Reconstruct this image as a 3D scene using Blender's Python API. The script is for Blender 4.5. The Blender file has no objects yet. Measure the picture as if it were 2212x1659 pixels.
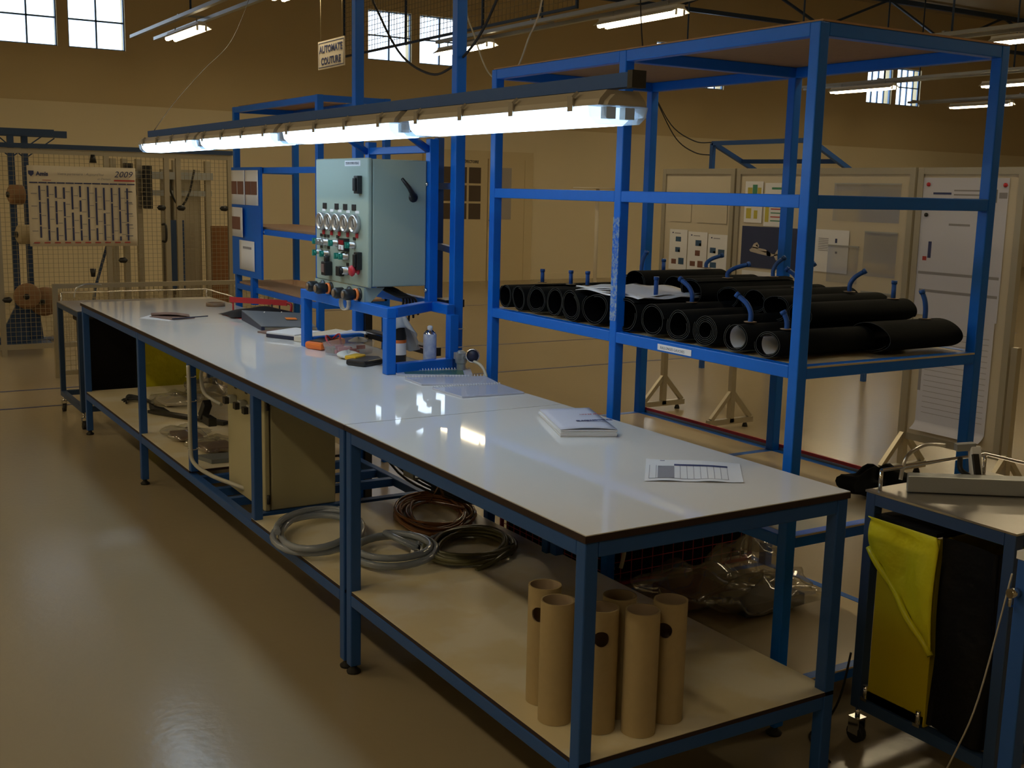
import bpy, math, random
from mathutils import Vector, Matrix
random.seed(7)
S = bpy.context.scene
COL = S.collection
# ------------------------------------------------------------ camera, world, exposure
cam = bpy.data.objects.new('camera', bpy.data.cameras.new('camera'))
COL.objects.link(cam); S.camera = cam
cam.data.sensor_width = 36.0; cam.data.lens = 39.99; cam.data.clip_start = 0.05; cam.data.clip_end = 200
yaw, pitch, roll = -0.5549, -0.1686, 0.0232
d = Vector((-math.sin(yaw)*math.cos(pitch), math.cos(yaw)*math.cos(pitch), math.sin(pitch)))
r0 = Vector((math.cos(yaw), math.sin(yaw), 0)); u0 = r0.cross(d)
rr = r0*math.cos(roll) + u0*math.sin(roll); uu = -r0*math.sin(roll) + u0*math.cos(roll)
cam.matrix_world = Matrix(((rr.x, uu.x, -d.x, -1.5365), (rr.y, uu.y, -d.y, -2.1273), (rr.z, uu.z, -d.z, 1.7079), (0, 0, 0, 1)))
w = bpy.data.worlds.new('daylight'); S.world = w; w.use_nodes = True
w.node_tree.nodes['Background'].inputs[0].default_value = (0.72, 0.86, 1.0, 1)
w.node_tree.nodes['Background'].inputs[1].default_value = 3.2
S.view_settings.view_transform = 'Standard'; S.view_settings.look = 'None'
S.view_settings.gamma = 1; S.view_settings.exposure = 0.0; S.view_settings.use_curve_mapping = False
BENCH_LAMP = ((0.57, 0.79, 1.0), 7.8)      # cool tubes over the bench
HALL_LAMP = ((1.0, 0.81, 0.50), 23.5)      # warmer tubes of the hall
# ------------------------------------------------------------ materials
def mat(name, col, rough=0.5, metal=0.0, alpha=None, noise=None, bump=None, spec=None, coat=0, trans=0):
    m = bpy.data.materials.new(name); m.use_nodes = True
    nt = m.node_tree; b = nt.nodes['Principled BSDF']
    b.inputs['Base Color'].default_value = (*col, 1); b.inputs['Roughness'].default_value = rough
    b.inputs['Metallic'].default_value = metal
    if spec is not None: b.inputs['Specular IOR Level'].default_value = spec
    if coat: b.inputs['Coat Weight'].default_value = coat; b.inputs['Coat Roughness'].default_value = 0.1
    if trans: b.inputs['Transmission Weight'].default_value = trans
    if alpha is not None: b.inputs['Alpha'].default_value = alpha
    if noise or bump:
        tc = nt.nodes.new('ShaderNodeTexCoord')
    if noise:
        sc, amt, col2 = noise
        n = nt.nodes.new('ShaderNodeTexNoise'); n.inputs['Scale'].default_value = sc; n.inputs['Detail'].default_value = 5
        nt.links.new(tc.outputs['Object'], n.inputs['Vector'])
        rp = nt.nodes.new('ShaderNodeValToRGB'); rp.color_ramp.elements[0].position = 0.5-amt; rp.color_ramp.elements[1].position = 0.5+amt
        rp.color_ramp.elements[0].color = (*col, 1); rp.color_ramp.elements[1].color = (*col2, 1)
        nt.links.new(n.outputs['Fac'], rp.inputs['Fac']); nt.links.new(rp.outputs['Color'], b.inputs['Base Color'])
    if bump:
        sc, st, ds = bump
        n = nt.nodes.new('ShaderNodeTexNoise'); n.inputs['Scale'].default_value = sc; n.inputs['Detail'].default_value = 3
        nt.links.new(tc.outputs['Object'], n.inputs['Vector'])
        bp = nt.nodes.new('ShaderNodeBump'); bp.inputs['Strength'].default_value = st; bp.inputs['Distance'].default_value = ds
        nt.links.new(n.outputs['Fac'], bp.inputs['Height']); nt.links.new(bp.outputs['Normal'], b.inputs['Normal'])
    return m
def emis(name, col, s):
    m = bpy.data.materials.new(name); m.use_nodes = True; nt = m.node_tree; nt.nodes.clear()
    e = nt.nodes.new('ShaderNodeEmission'); e.inputs[0].default_value = (*col, 1); e.inputs[1].default_value = s
    o = nt.nodes.new('ShaderNodeOutputMaterial'); nt.links.new(e.outputs[0], o.inputs[0]); return m
def clear(name, tint, gloss=0.12, rough=0.08, haze=0.0, hcol=(.8, .8, .8)):
    m = bpy.data.materials.new(name); m.use_nodes = True; nt = m.node_tree; nt.nodes.clear()
    t = nt.nodes.new('ShaderNodeBsdfTransparent'); t.inputs[0].default_value = (*tint, 1)
    g = nt.nodes.new('ShaderNodeBsdfGlossy'); g.inputs['Roughness'].default_value = rough
    x = nt.nodes.new('ShaderNodeMixShader'); x.inputs[0].default_value = gloss
    nt.links.new(t.outputs[0], x.inputs[1]); nt.links.new(g.outputs[0], x.inputs[2])
    o = nt.nodes.new('ShaderNodeOutputMaterial'); last = x
    if haze:
        df = nt.nodes.new('ShaderNodeBsdfDiffuse'); df.inputs[0].default_value = (*hcol, 1)
        y = nt.nodes.new('ShaderNodeMixShader'); y.inputs[0].default_value = haze
        nt.links.new(x.outputs[0], y.inputs[1]); nt.links.new(df.outputs[0], y.inputs[2]); last = y
    nt.links.new(last.outputs[0], o.inputs[0]); return m
M = dict(
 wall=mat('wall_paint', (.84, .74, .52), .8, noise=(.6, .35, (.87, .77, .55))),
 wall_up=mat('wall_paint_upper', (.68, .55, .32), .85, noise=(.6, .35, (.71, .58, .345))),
 ceil=mat('ceiling_sheet', (.50, .42, .28), .9),
 floor=mat('floor_epoxy', (.37, .305, .20), .20, noise=(.9, .4, (.395, .325, .215)), bump=(28, .2, .004), spec=.28),
 line=mat('floor_line', (.05, .06, .16), .5),
 blue=mat('blue_enamel', (.004, .14, .64), .36, noise=(30, .3, (.006, .15, .68)), spec=.35),
 blued=mat('dark_blue_enamel', (.025, .06, .15), .45),
 blues=mat('steel_blue_enamel', (.022, .095, .34), .42, noise=(30, .3, (.026, .10, .36)), spec=.35),
 worn=mat('worn_blue_enamel', (.004, .14, .64), .4, noise=(110, .08, (.28, .38, .52))),
 lam=mat('white_laminate', (.84, .83, .81), .035, noise=(3, .5, (.82, .81, .78)), spec=.45),
 lamlow=mat('stained_shelf_laminate', (.90, .84, .68), .30, noise=(4, .06, (.84, .74, .50))),
 edge=mat('brown_board_edge', (.022, .009, .009), .6),
 fibre=mat('fibreboard', (.42, .25, .13), .8, noise=(40, .4, (.36, .21, .11))),
 alu=mat('anodised_aluminium', (.50, .46, .36), .38, metal=.75),
 steel=mat('brushed_steel', (.55, .53, .50), .28, metal=1.0),
 chrome=mat('chrome', (.75, .75, .75), .12, metal=1.0),
 galv=mat('galvanised_steel', (.42, .44, .44), .45, metal=.6),
 wire=mat('galvanised_wire', (.36, .31, .20), .5, metal=.3),
 grey=mat('grey_cabinet_enamel', (.33, .42, .37), .5, bump=(300, .1, .001)),
 beige=mat('beige_cabinet_enamel', (.50, .47, .30), .5, bump=(300, .1, .001)),
 housing=mat('lamp_housing_plastic', (.42, .38, .31), .45),
 clip=mat('lamp_clip', (.35, .33, .30), .35, metal=.5),
 lens=emis('bench_lamp_lens', *BENCH_LAMP), tube=emis('hall_lamp_tube', *HALL_LAMP),
 clearlens=clear('clear_lens_end', (.8, .88, .95), .3, .1, .25, (.7, .8, .9)),
 reflector=mat('white_reflector', (.8, .8, .78), .4),
 black=mat('black_plastic', (.012, .013, .015), .4), rubber=mat('black_rubber', (.010, .010, .012), .6),
 foam=mat('black_foam_sheet', (.0045, .0055, .006), .85, bump=(200, .3, .002), spec=.12),
 foamin=mat('black_foam_lining', (.003, .003, .0035), .35, spec=.25),
 foamedge=mat('foam_sheet_edge', (.055, .055, .048), .8),
 paper=mat('white_paper', (.80, .81, .84), .7), paper2=mat('cream_paper', (.72, .66, .55), .7),
 board=mat('display_board', (.60, .54, .42), .35), boardf=mat('display_board_frame', (.42, .39, .31), .4, metal=.3),
 ink=mat('navy_ink', (.035, .05, .16), .6), inkgrey=mat('grey_ink', (.28, .28, .32), .7), inkred=mat('red_ink', (.45, .05, .05), .6),
 red=mat('red_enamel', (.50, .03, .04), .4), orange=mat('orange_plastic', (.85, .20, .03), .4), orangep=mat('orange_sticker', (1.0, .30, .05), .6),
 green=mat('green_plastic', (.01, .22, .17), .4), yellow=mat('yellow_plastic', (.75, .45, .02), .4),
 yellowbag=mat('yellow_plastic_bag', (.66, .60, .01), .35, noise=(6, .4, (.74, .68, .015)), bump=(14, .5, .02)),
 yellowpanel=mat('yellow_painted_panel', (.50, .40, .006), .35),
 blackbag=mat('black_plastic_bag', (.004, .004, .005), .5, bump=(12, .4, .02), spec=.2),
 card=mat('cardboard_tube', (.46, .36, .20), .8, noise=(60, .4, (.42, .33, .18))),
 cardin=mat('cardboard_inside', (.40, .31, .22), .9),
 hosegrey=mat('grey_translucent_hose', (.27, .32, .42), .2, coat=.4), hosebrown=mat('amber_hose', (.32, .13, .05), .25, coat=.3),
 hosegreen=mat('olive_hose', (.13, .13, .07), .3, coat=.2), hosewhite=mat('white_hose', (.50, .50, .46), .35),
 cablew=mat('cream_cable', (.5, .46, .36), .5), tape=mat('brown_tape', (.25, .16, .09), .4),
 brown=mat('brown_card', (.20, .12, .10), .6), wood=mat('brown_wood', (.25, .11, .035), .7, noise=(12, .3, (.2, .085, .025))),
 binder=mat('grey_binder', (.17, .19, .21), .5), navy=mat('navy_vinyl', (.02, .025, .06), .4),
 doorp=mat('door_paint', (.74, .62, .38), .6), doorglass=mat('dark_door_glass', (.13, .10, .075), .15), frost=mat('frosted_door_glass', (.45, .42, .40), .3),
 pane=clear('window_glass', (.97, .98, 1.0), .04, .02),
 winframe=mat('window_bars', (.12, .24, .45), .5),
 plastic=clear('clear_plastic', (.96, .97, .99), .12, .06, .06, (.75, .78, .85)), film=clear('plastic_film', (.90, .89, .85), .22, .12, .14, (.6, .58, .5)),
 photo=mat('poster_sky', (.05, .07, .16), .3, noise=(2, .5, (.025, .035, .09))), photo2=mat('photo_print_blue', (.04, .10, .20), .4), photo3=mat('photo_print_brown', (.20, .09, .07), .4), photoy=mat('print_yellow', (.55, .48, .08), .5), photog=mat('print_green', (.06, .26, .16), .5),
 craft=mat('print_light_grey', (.5, .45, .4), .5), cloth=mat('grey_cloth', (.42, .44, .46), .85), glove=mat('white_cloth', (.72, .72, .68), .85),
 can=mat('spray_can_print', (.62, .68, .80), .3, noise=(35, .12, (.40, .48, .70))), spool=mat('spool_felt', (.30, .17, .09), .7), spoolw=mat('pale_spool', (.5, .42, .28), .7),
 redbits=mat('red_parts', (.55, .03, .05), .4), blacktop=mat('grey_gauge_face', (.45, .42, .38), .4), rackboard=mat('rack_board', (.60, .50, .33), .18), greencover=mat('green_cover', (.02, .16, .05), .2), silver=mat('silver_knob', (.5, .5, .5), .3, metal=.8), lilac=mat('lilac_paper', (.60, .62, .74), .7), display=mat('display_red', (.25, .01, .02), .2),
)
# ------------------------------------------------------------ mesh builder
class B:
    def __init__(s): s.v = []; s.f = []; s.s = []
    def add(s, vs, fs, sm=False):
        o = len(s.v); s.v += [tuple(p) for p in vs]; s.f += [tuple(i+o for i in f) for f in fs]; s.s += [sm]*len(fs); return s
    def box(s, x0, x1, y0, y1, z0, z1):
        return s.add([(x0,y0,z0),(x1,y0,z0),(x1,y1,z0),(x0,y1,z0),(x0,y0,z1),(x1,y0,z1),(x1,y1,z1),(x0,y1,z1)],
                     [(0,3,2,1),(4,5,6,7),(0,1,5,4),(1,2,6,5),(2,3,7,6),(3,0,4,7)])
    def bar(s, p, q, a, b=None, up=(0,0,1)):
        b = b or a; p = Vector(p); q = Vector(q); t = (q-p).normalized(); up = Vector(up)
        if abs(t.dot(up)) > .99: up = Vector((0,1,0))
        n = t.cross(up).normalized()*a/2; m = t.cross(n).normalized()*b/2
        vs = [c+i*n+j*m for c in (p, q) for i, j in ((-1,-1),(1,-1),(1,1),(-1,1))]
        return s.add(vs, [(0,1,2,3),(7,6,5,4),(0,4,5,1),(1,5,6,2),(2,6,7,3),(3,7,4,0)])
    def tube(s, pts, r, n=8, closed=False, cap=True):
        P = [Vector(p) for p in pts]; N = len(P); rs = r if isinstance(r, (list, tuple)) else [r]*N
        t0 = (P[1]-P[0]).normalized(); nrm = t0.orthogonal().normalized(); vs = []; fs = []
        for i in range(N):
            a = P[(i-1) % N] if (closed or i) else P[0]; b = P[(i+1) % N] if (closed or i < N-1) else P[-1]
            t = (b-a).normalized(); nrm = (nrm - t*nrm.dot(t)).normalized(); bn = t.cross(nrm)
            for k in range(n):
                an = 2*math.pi*k/n; vs.append(P[i]+(nrm*math.cos(an)+bn*math.sin(an))*rs[i])
        for i in range(N if closed else N-1):
            for k in range(n):
                a = i*n+k; b = i*n+(k+1) % n; c = ((i+1) % N)*n+(k+1) % n; e = ((i+1) % N)*n+k
                fs.append((a, b, c, e))
        s.add(vs, fs, True)
        if cap and not closed:
            o = len(s.v)-len(vs); s.f += [tuple(o+k for k in range(n))[::-1], tuple(o+(N-1)*n+k for k in range(n))]; s.s += [False, False]
        return s
    def cyl(s, p, q, r, n=16, r2=None):
        return s.tube([p, q], [r, r2 if r2 is not None else r], n)
    def lathe(s, prof, o=(0,0,0), ax=(0,0,1), n=24):
        ax = Vector(ax).normalized(); a = ax.orthogonal().normalized(); b = ax.cross(a); o = Vector(o); vs = []; fs = []
        for r, h in prof:
            for k in range(n):
                t = 2*math.pi*k/n; vs.append(o+ax*h+(a*math.cos(t)+b*math.sin(t))*r)
        for i in range(len(prof)-1):
            for k in range(n): fs.append((i*n+k, i*n+(k+1) % n, (i+1)*n+(k+1) % n, (i+1)*n+k))
        return s.add(vs, fs, True)
    def prism(s, pts, off):
        off = Vector(off); n = len(pts); P = [Vector(p) for p in pts]
        return s.add(P+[p+off for p in P], [tuple(range(n))[::-1], tuple(range(n, 2*n))]+[(i, (i+1) % n, n+(i+1) % n, n+i) for i in range(n)])
    def slab(s, quad, t, z=None):       # a flat quad given as 4 xy points lying at height z, thickness t
        return s.prism([(x, y, z) for x, y in quad], (0, 0, t))
    def sheet(s, fn, nu, nv, sm=True):
        vs = [fn(i/nu, j/nv) for j in range(nv+1) for i in range(nu+1)]
        return s.add(vs, [(j*(nu+1)+i, j*(nu+1)+i+1, (j+1)*(nu+1)+i+1, (j+1)*(nu+1)+i) for j in range(nv) for i in range(nu)], sm)
    def obj(s, name, m, parent=None, kind=None, label=None, bevel=0, solid=0):
        me = bpy.data.meshes.new(name); o = Vector((0, 0, 0)); p = parent
        while p is not None: o += p.location; p = p.parent
        me.from_pydata([tuple(Vector(v)-o) for v in s.v], [], s.f); me.update()
        me.polygons.foreach_set('use_smooth', s.s)
        me.materials.append(M[m]); ob = bpy.data.objects.new(name, me); COL.objects.link(ob); ob.parent = parent
        if kind: ob['kind'] = kind
        if label: ob['label'] = label
        if bevel:
            b = ob.modifiers.new('bevel', 'BEVEL'); b.width = bevel; b.segments = 2; b.limit_method = 'ANGLE'
        if solid:
            b = ob.modifiers.new('solid', 'SOLIDIFY'); b.thickness = solid; b.offset = 0
        return ob
def thing(name, label, cat, loc=(0,0,0), group=None):
    o = bpy.data.objects.new(name, None); COL.objects.link(o); o.location = loc; o.empty_display_size = .05
    o['label'] = label; o['category'] = cat
    if group: o['group'] = group
    return o
def tag(o, label, cat, group=None):
    o['label'] = label; o['category'] = cat
    if group: o['group'] = group
    return o
def dup(root, loc, label, rotz=None):
    def cp(o, par):
        c = o.copy(); COL.objects.link(c); c.parent = par
        for ch in list(o.children): cp(ch, c)
        return c
    r = cp(root, None); r.location = loc
    if rotz is not None: r.rotation_euler = (0, 0, rotz)
    r['label'] = label; return r
def spl(pts, n=8, closed=False):
    P = [Vector(p) for p in pts]; out = []; N = len(P)
    for i in range(N if closed else N-1):
        if closed: a, b, c, e = P[i-1], P[i], P[(i+1) % N], P[(i+2) % N]
        else: a, b, c, e = P[max(i-1, 0)], P[i], P[i+1], P[min(i+2, N-1)]
        for k in range(n):
            t = k/n; out.append(.5*((2*b)+(-a+c)*t+(2*a-5*b+4*c-e)*t*t+(-a+3*b-3*c+e)*t**3))
    if not closed: out.append(P[-1])
    return out
def text(txt, size, org, right, up, m, parent, name='lettering', shear=0, width=None, bold=0):
    cu = bpy.data.curves.new('t', 'FONT'); cu.body = txt; cu.size = size; cu.shear = shear; cu.align_x = 'LEFT'; cu.extrude = .0004; cu.offset = bold; cu.resolution_u = 2
    to = bpy.data.objects.new('t', cu); COL.objects.link(to)
    dg = bpy.context.evaluated_depsgraph_get(); me = bpy.data.meshes.new_from_object(to.evaluated_get(dg))
    bpy.data.objects.remove(to)
    if len(me.vertices) == 0: return None
    w_ = max(v.co.x for v in me.vertices); sx = (width/w_) if width else 1
    right = Vector(right).normalized(); up = Vector(up).normalized(); n = right.cross(up)
    me.transform(Matrix.Diagonal((sx, 1, 1, 1)))
    o = Vector((0, 0, 0)); p = parent
    while p is not None: o += p.location; p = p.parent
    T = Vector(org)-o
    me.transform(Matrix(((right.x, up.x, n.x, T.x), (right.y, up.y, n.y, T.y), (right.z, up.z, n.z, T.z), (0, 0, 0, 1))))
    me.name = name; me.materials.clear(); me.materials.append(M[m]); ob = bpy.data.objects.new(name, me); COL.objects.link(ob); ob.parent = parent
    return ob
def struct(b, name, m): return b.obj(name, m, kind='structure')
# ------------------------------------------------------------ room shell
X0, X1, Y0, Y1, ZC = -5.0, 27.0, -7.0, 16.6, 6.1
struct(B().box(X0, X1, Y0, Y1, -.1, 0), 'floor', 'floor')
struct(B().box(X0-.2, X1+.2, Y0-.2, Y1+.4, ZC, ZC+.15), 'ceiling', 'ceil')
struct(B().box(X0-.2, X0, Y0-.2, Y1+.4, 0, ZC), 'wall_left', 'wall')
struct(B().box(X1, X1+.2, Y0-.2, Y1+.4, 0, ZC), 'wall_right', 'wall')
struct(B().box(X0, X1, Y0-.2, Y0, 0, ZC), 'wall_front', 'wall')
wins = [(-5.0, 0, 0, 0)]
W = []   # window openings (x0, x1, z0, z1)
for xs in (1.05, 7.0, 13.35, 19.55):
    z0 = 3.70 if xs < 2 else 3.90
    W += [(xs, xs+.84, z0, z0+.84), (xs+1.0, xs+1.84, z0, z0+.84)]
low = 2.88
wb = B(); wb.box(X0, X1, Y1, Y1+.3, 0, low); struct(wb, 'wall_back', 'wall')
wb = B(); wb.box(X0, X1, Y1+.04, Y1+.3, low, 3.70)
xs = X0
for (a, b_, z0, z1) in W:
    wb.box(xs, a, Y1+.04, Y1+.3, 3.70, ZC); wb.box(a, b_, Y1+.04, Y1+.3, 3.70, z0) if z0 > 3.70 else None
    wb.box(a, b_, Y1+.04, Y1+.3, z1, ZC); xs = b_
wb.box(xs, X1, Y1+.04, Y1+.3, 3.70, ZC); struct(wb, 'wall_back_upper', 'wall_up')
struct(B().box(X0, 8.0, Y1-.02, Y1, 0, .12).box(10.4, X1, Y1-.02, Y1, 0, .12), 'baseboard_back', 'wall')
for k, (a, b_, z0, z1) in enumerate(W):
    f = B(); y = Y1+.10; t = .018
    for q in (a, b_): f.box(q-t, q+t, y-.02, y+.03, z0, z1)
    for q in (z0, z1): f.box(a, b_, y-.02, y+.03, q-t, q+t)
    wn = struct(f, 'window_%d' % (k+1), 'winframe')
    cols = 2 if a < 12 else 4
    for c in range(1, cols): B().box(a+(b_-a)*c/cols-.012, a+(b_-a)*c/cols+.012, y-.015, y+.02, z0, z1).obj('glazing_bar', 'winframe', wn)
    B().box(a, b_, y-.015, y+.02, (z0+z1)/2-.012, (z0+z1)/2+.012).obj('glazing_bar', 'winframe', wn)
    for c in range(cols):
        for r_ in range(2):
            B().box(a+(b_-a)*c/cols, a+(b_-a)*(c+1)/cols, y, y+.004, z0+(z1-z0)*r_/2, z0+(z1-z0)*(r_+1)/2).obj('pane', 'pane', wn)
# double door with glazed upper halves
dr = struct(B().box(8.05, 8.2, Y1-.06, Y1, 0, 2.42).box(10.22, 10.4, Y1-.06, Y1, 0, 2.42).box(8.2, 10.22, Y1-.06, Y1, 2.28, 2.42), 'door_1', 'doorp')
for (a, b_) in ((8.2, 9.40), (9.42, 10.22)):
    lf = B().box(a, b_, Y1-.05, Y1-.01, 0, 2.28).obj('door_leaf', 'doorp', dr)
    n = 3 if b_-a > 1 else 1
    gx0, gx1 = (a+.14, b_-.16) if n == 3 else (a+.17, b_-.3)
    if n == 3:
        for (pa, pb) in ((8.44, 8.67), (8.72, 8.95), (9.0, 9.25)):
            for r_ in range(3):
                B().box(pa, pb, Y1-.058, Y1-.05, 1.16+r_*.33, 1.16+r_*.33+.29).obj('door_pane', 'doorglass', lf)
    else: B().box(gx0, gx1, Y1-.058, Y1-.05, 1.16, 2.12).obj('door_pane', 'frost', lf)
    B().box(a+.12, b_-.12, Y1-.056, Y1-.05, .12, .5).box(a+.12, b_-.12, Y1-.056, Y1-.05, .56, 1.02).obj('door_panel', 'doorp', lf)
B().box(9.46, 9.50, Y1-.07, Y1-.05, 1.0, 1.22).box(9.42, 9.50, Y1-.10, Y1-.085, 1.13, 1.15).cyl((9.48, Y1-.1, 1.14), (9.48, Y1-.05, 1.14), .01, 8).obj('door_handle', 'black', dr)
text('RÉFECTOIRE', .07, (8.86, Y1-.052, 2.19), (1,0,0), (0,0,1), 'black', dr, 'door_lettering', bold=.002, width=.34)
# painted floor lines
for k, (y, sl) in enumerate(((7.75, 0), (6.93, .012), (8.7, 0), (12.6, 0))):
    x0, x1 = ((X0, 2.2), (X0, 12), (1.5, 12), (2.4, 14))[k]
    struct(B().slab([(x0, y), (x1, y+sl*x1), (x1, y+sl*x1+.035), (x0, y+.035)], .0012, .0002), 'trim_%d' % (k+1), 'line')
struct(B().slab([(3.3, 8.7), (3.335, 8.7), (3.6, 16), (3.56, 16)], .0012, .0002), 'trim_5', 'line')
# roof steel at the right
for k, y in enumerate((1.0, 8.5, 15.7)):
    t = thing('roof_truss', ['painted steel roof truss nearest the camera, above the bench', 'steel roof truss crossing the middle of the hall', 'steel roof truss close to the back wall, over the small windows'][k], 'roof truss', (X0, y, 5.3))
    B().bar((X0, y, 6.0), (X1, y, 6.0), .09, .1).obj('top_chord', 'blued', t); B().bar((X0, y, 5.25), (X1, y, 5.25), .07, .08).obj('bottom_chord', 'blued', t)
    n = 16
    for i in range(n):
        xa = X0+(X1-X0)*i/n; xb = X0+(X1-X0)*(i+1)/n
        B().bar((xa, y, 5.25 if i % 2 else 6.0), (xb, y, 6.0 if i % 2 else 5.25), .045).obj('web_member', 'blued', t)
# ------------------------------------------------------------ hall lighting: rails with hanging fluorescent fittings
def rail(x, y0, y1, z, label):
    t = thing('lighting_rail', label, 'lighting rail', (x, y0, z), 'lighting rails hung from the roof')
    for dx in (-.17, .17):
        B().box(x+dx-.03, x+dx+.03, y0, y1, z, z+.045).obj('rail_channel', 'galv', t)
    y = y0+.9
    while y < y1:
        B().box(x-.17, x+.17, y-.02, y+.02, z+.045, z+.07).obj('cross_tie', 'galv', t)
        B().cyl((x, y, z+.06), (x, y, ZC), .014, 8).obj('hanger_rod', 'blued', t); y += 2.6
rail(2.86, -3.5, 15.4, 3.76, 'left lighting rail pair nearest the large windows')
rail(6.55, -3.5, 12.9, 3.76, 'lighting rail pair crossing in front of the middle windows')
rail(11.1, -3.5, 14.5, 3.76, 'lighting rail pair above the right end of the blue rack')
rail(15.1, 1.0, 14.4, 3.76, 'lighting rail pair passing the small right windows')
rail(19.2, 1.0, 15.0, 3.76, 'farthest right lighting rail pair')
LA = thing('ceiling_light', 'proto', 'ceiling light', (0, 0, 3.6), 'hanging fluorescent lights of the hall')
B().box(-.05, .05, -.72, .72, 3.67, 3.72).obj('lamp_body', 'reflector', LA)
B().prism([(-.05, -.72, 3.69), (-.13, -.72, 3.64), (-.125, -.72, 3.635), (-.045, -.72, 3.672)], (0, 1.44, 0)).prism([(.05, -.72, 3.69), (.045, -.72, 3.672), (.125, -.72, 3.635), (.13, -.72, 3.64)], (0, 1.44, 0)).obj('reflector', 'reflector', LA)
for sx in (-.055, .055): B().cyl((sx, -.70, 3.64), (sx, .70, 3.64), .030, 10).obj('fluorescent_tube', 'tube', LA)
for sx in (-.055, .055):
    for sy in (-.70, .70): B().box(sx-.015, sx+.015, sy-.01, sy+.01, 3.61, 3.69).obj('lamp_holder', 'reflector', LA)
B().cyl((0, -.5, 3.72), (0, -.5, 3.78), .008, 6).cyl((0, .5, 3.72), (0, .5, 3.78), .008, 6).obj('hook', 'galv', LA)
spots = [(2.90, 13.38, 'lit ceiling light on the left rail, right of the large windows'),
 (2.86, 9.1, 'lit ceiling light cut off by the top edge, left of centre'),
 (2.86, 4.9, 'unseen lit ceiling light added on the left rail beside the bench'),  # out of view, added for ambient light
 (6.50, 12.3, 'lit ceiling light in front of the right pane of the middle windows'),
 (6.63, 8.5, 'large lit ceiling light right of the middle windows'),
 (6.6, 4.3, 'unseen lit ceiling light added over the whiteboards, middle of its rail'), (6.6, 1.9, 'unseen lit ceiling light added over the whiteboards, near end of its rail'),  # both above the view, put in as ambient light
 (11.15, 6.5, 'lit ceiling light at the top right beside the rack corner'), (11.15, 12.8, 'distant lit ceiling light just above the rack top'), (11.1, 2.2, 'unseen lit ceiling light added right of the frame on the third rail'),  # the last one is off-camera, added to fill the hall with light
 (14.9, 12.6, 'lit ceiling light left of the small right windows'), (15.75, 10.0, 'lit ceiling light right of the small windows, upper one'), (15.1, 5, 'unseen lit ceiling light added on the fourth rail, near end'),  # the near-end one is unseen, added as ambient fill
 (19.2, 13.3, 'lit ceiling light below the small right windows, lower one'), (19.2, 6.5, 'unseen lit ceiling light added on the farthest rail, near end'),  # the near-end one is off-camera, added for the hall's ambient level
 (-2.6, -2.2, 'unseen lit ceiling light added over the aisle behind the camera'), (2.86, .4, 'unseen lit ceiling light added high above the near bench'), (6.6, -2.2, 'unseen lit ceiling light added near the front wall, middle rail'), (11.1, -2.2, 'unseen lit ceiling light added near the front wall, third rail'),  # unseen extra lamps, added to lift the ambient light
 (-2.6, .6, 'extra unseen ceiling light added over the aisle beside the near bench'), (-2.6, 6.6, 'extra unseen ceiling light added over the aisle beside the far bench end'),  # more unseen aisle lamps, added to brighten the lower shelf
 (-2.6, 3.5, 'lit ceiling light over the aisle left of the bench'), (-2.6, 10.0, 'lit ceiling light over the far left aisle')]
for i, (x, y, l) in enumerate(spots):
    if i == 0: LA.location = (x, y, 3.6); LA['label'] = l
    else: dup(LA, (x, y, 3.6), l)
rail(-2.6, -3.5, 14.0, 3.76, 'lighting rail pair over the aisle left of the bench')
# wire-mesh cable tray along the middle rail
def mesh_wires(bd, fn, nu, nv, r=.0018):
    for i in range(nu+1): bd.bar(fn(i/nu, 0), fn(i/nu, 1), r*2, r*2, (.3, .2, .9))
    for j in range(nv+1): bd.bar(fn(0, j/nv), fn(1, j/nv), r*2, r*2, (.3, .2, .9))
    return bd
t = thing('mesh_guard', 'wire mesh guard hung above the middle lighting rail', 'mesh guard', (6.3, 9.5, 3.85))
mesh_wires(B(), lambda u, v: (6.32, 9.3+u*6.8, 3.86+v*.9), 68, 12, .003).obj('wire_mesh', 'wire', t, kind='stuff')
for y in (9.3, 11.5, 13.8, 16.1): B().bar((6.32, y, 3.82), (6.32, y, 4.8), .03).obj('post', 'blued', t)
B().bar((6.32, 9.3, 3.84), (6.32, 16.1, 3.84), .03).bar((6.32, 9.3, 4.78), (6.32, 16.1, 4.78), .03).obj('edge_rail', 'blued', t)
# ------------------------------------------------------------ hanging sign
t = thing('hanging_sign', 'white sign reading AUTOMATE COUTURE hung from the ceiling', 'sign', (3.0, 8.7, 2.87))
B().box(2.995, 3.005, 8.385, 9.05, 2.862, 3.135).obj('sign_panel', 'paper2', t)
for q in (B().box(2.9935, 2.995, 8.40, 9.035, 2.878, 2.884).box(2.9935, 2.995, 8.40, 9.035, 3.113, 3.119).box(2.9935, 2.995, 8.40, 8.406, 2.878, 3.119).box(2.9935, 2.995, 9.029, 9.035, 2.878, 3.119),): q.obj('sign_border', 'ink', t)
text('AUTOMATE', .095, (2.993, 9.01, 3.02), (0,-1,0), (0,0,1), 'ink', t, width=.58, bold=.003)
text('COUTURE', .095, (2.993, 8.97, 2.905), (0,-1,0), (0,0,1), 'ink', t, width=.50, bold=.003)
for y in (8.45, 8.99): B().cyl((3.0, y, 3.13), (3.0, y, 3.77), .002, 6).obj('hanging_wire', 'wire', t)
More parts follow.
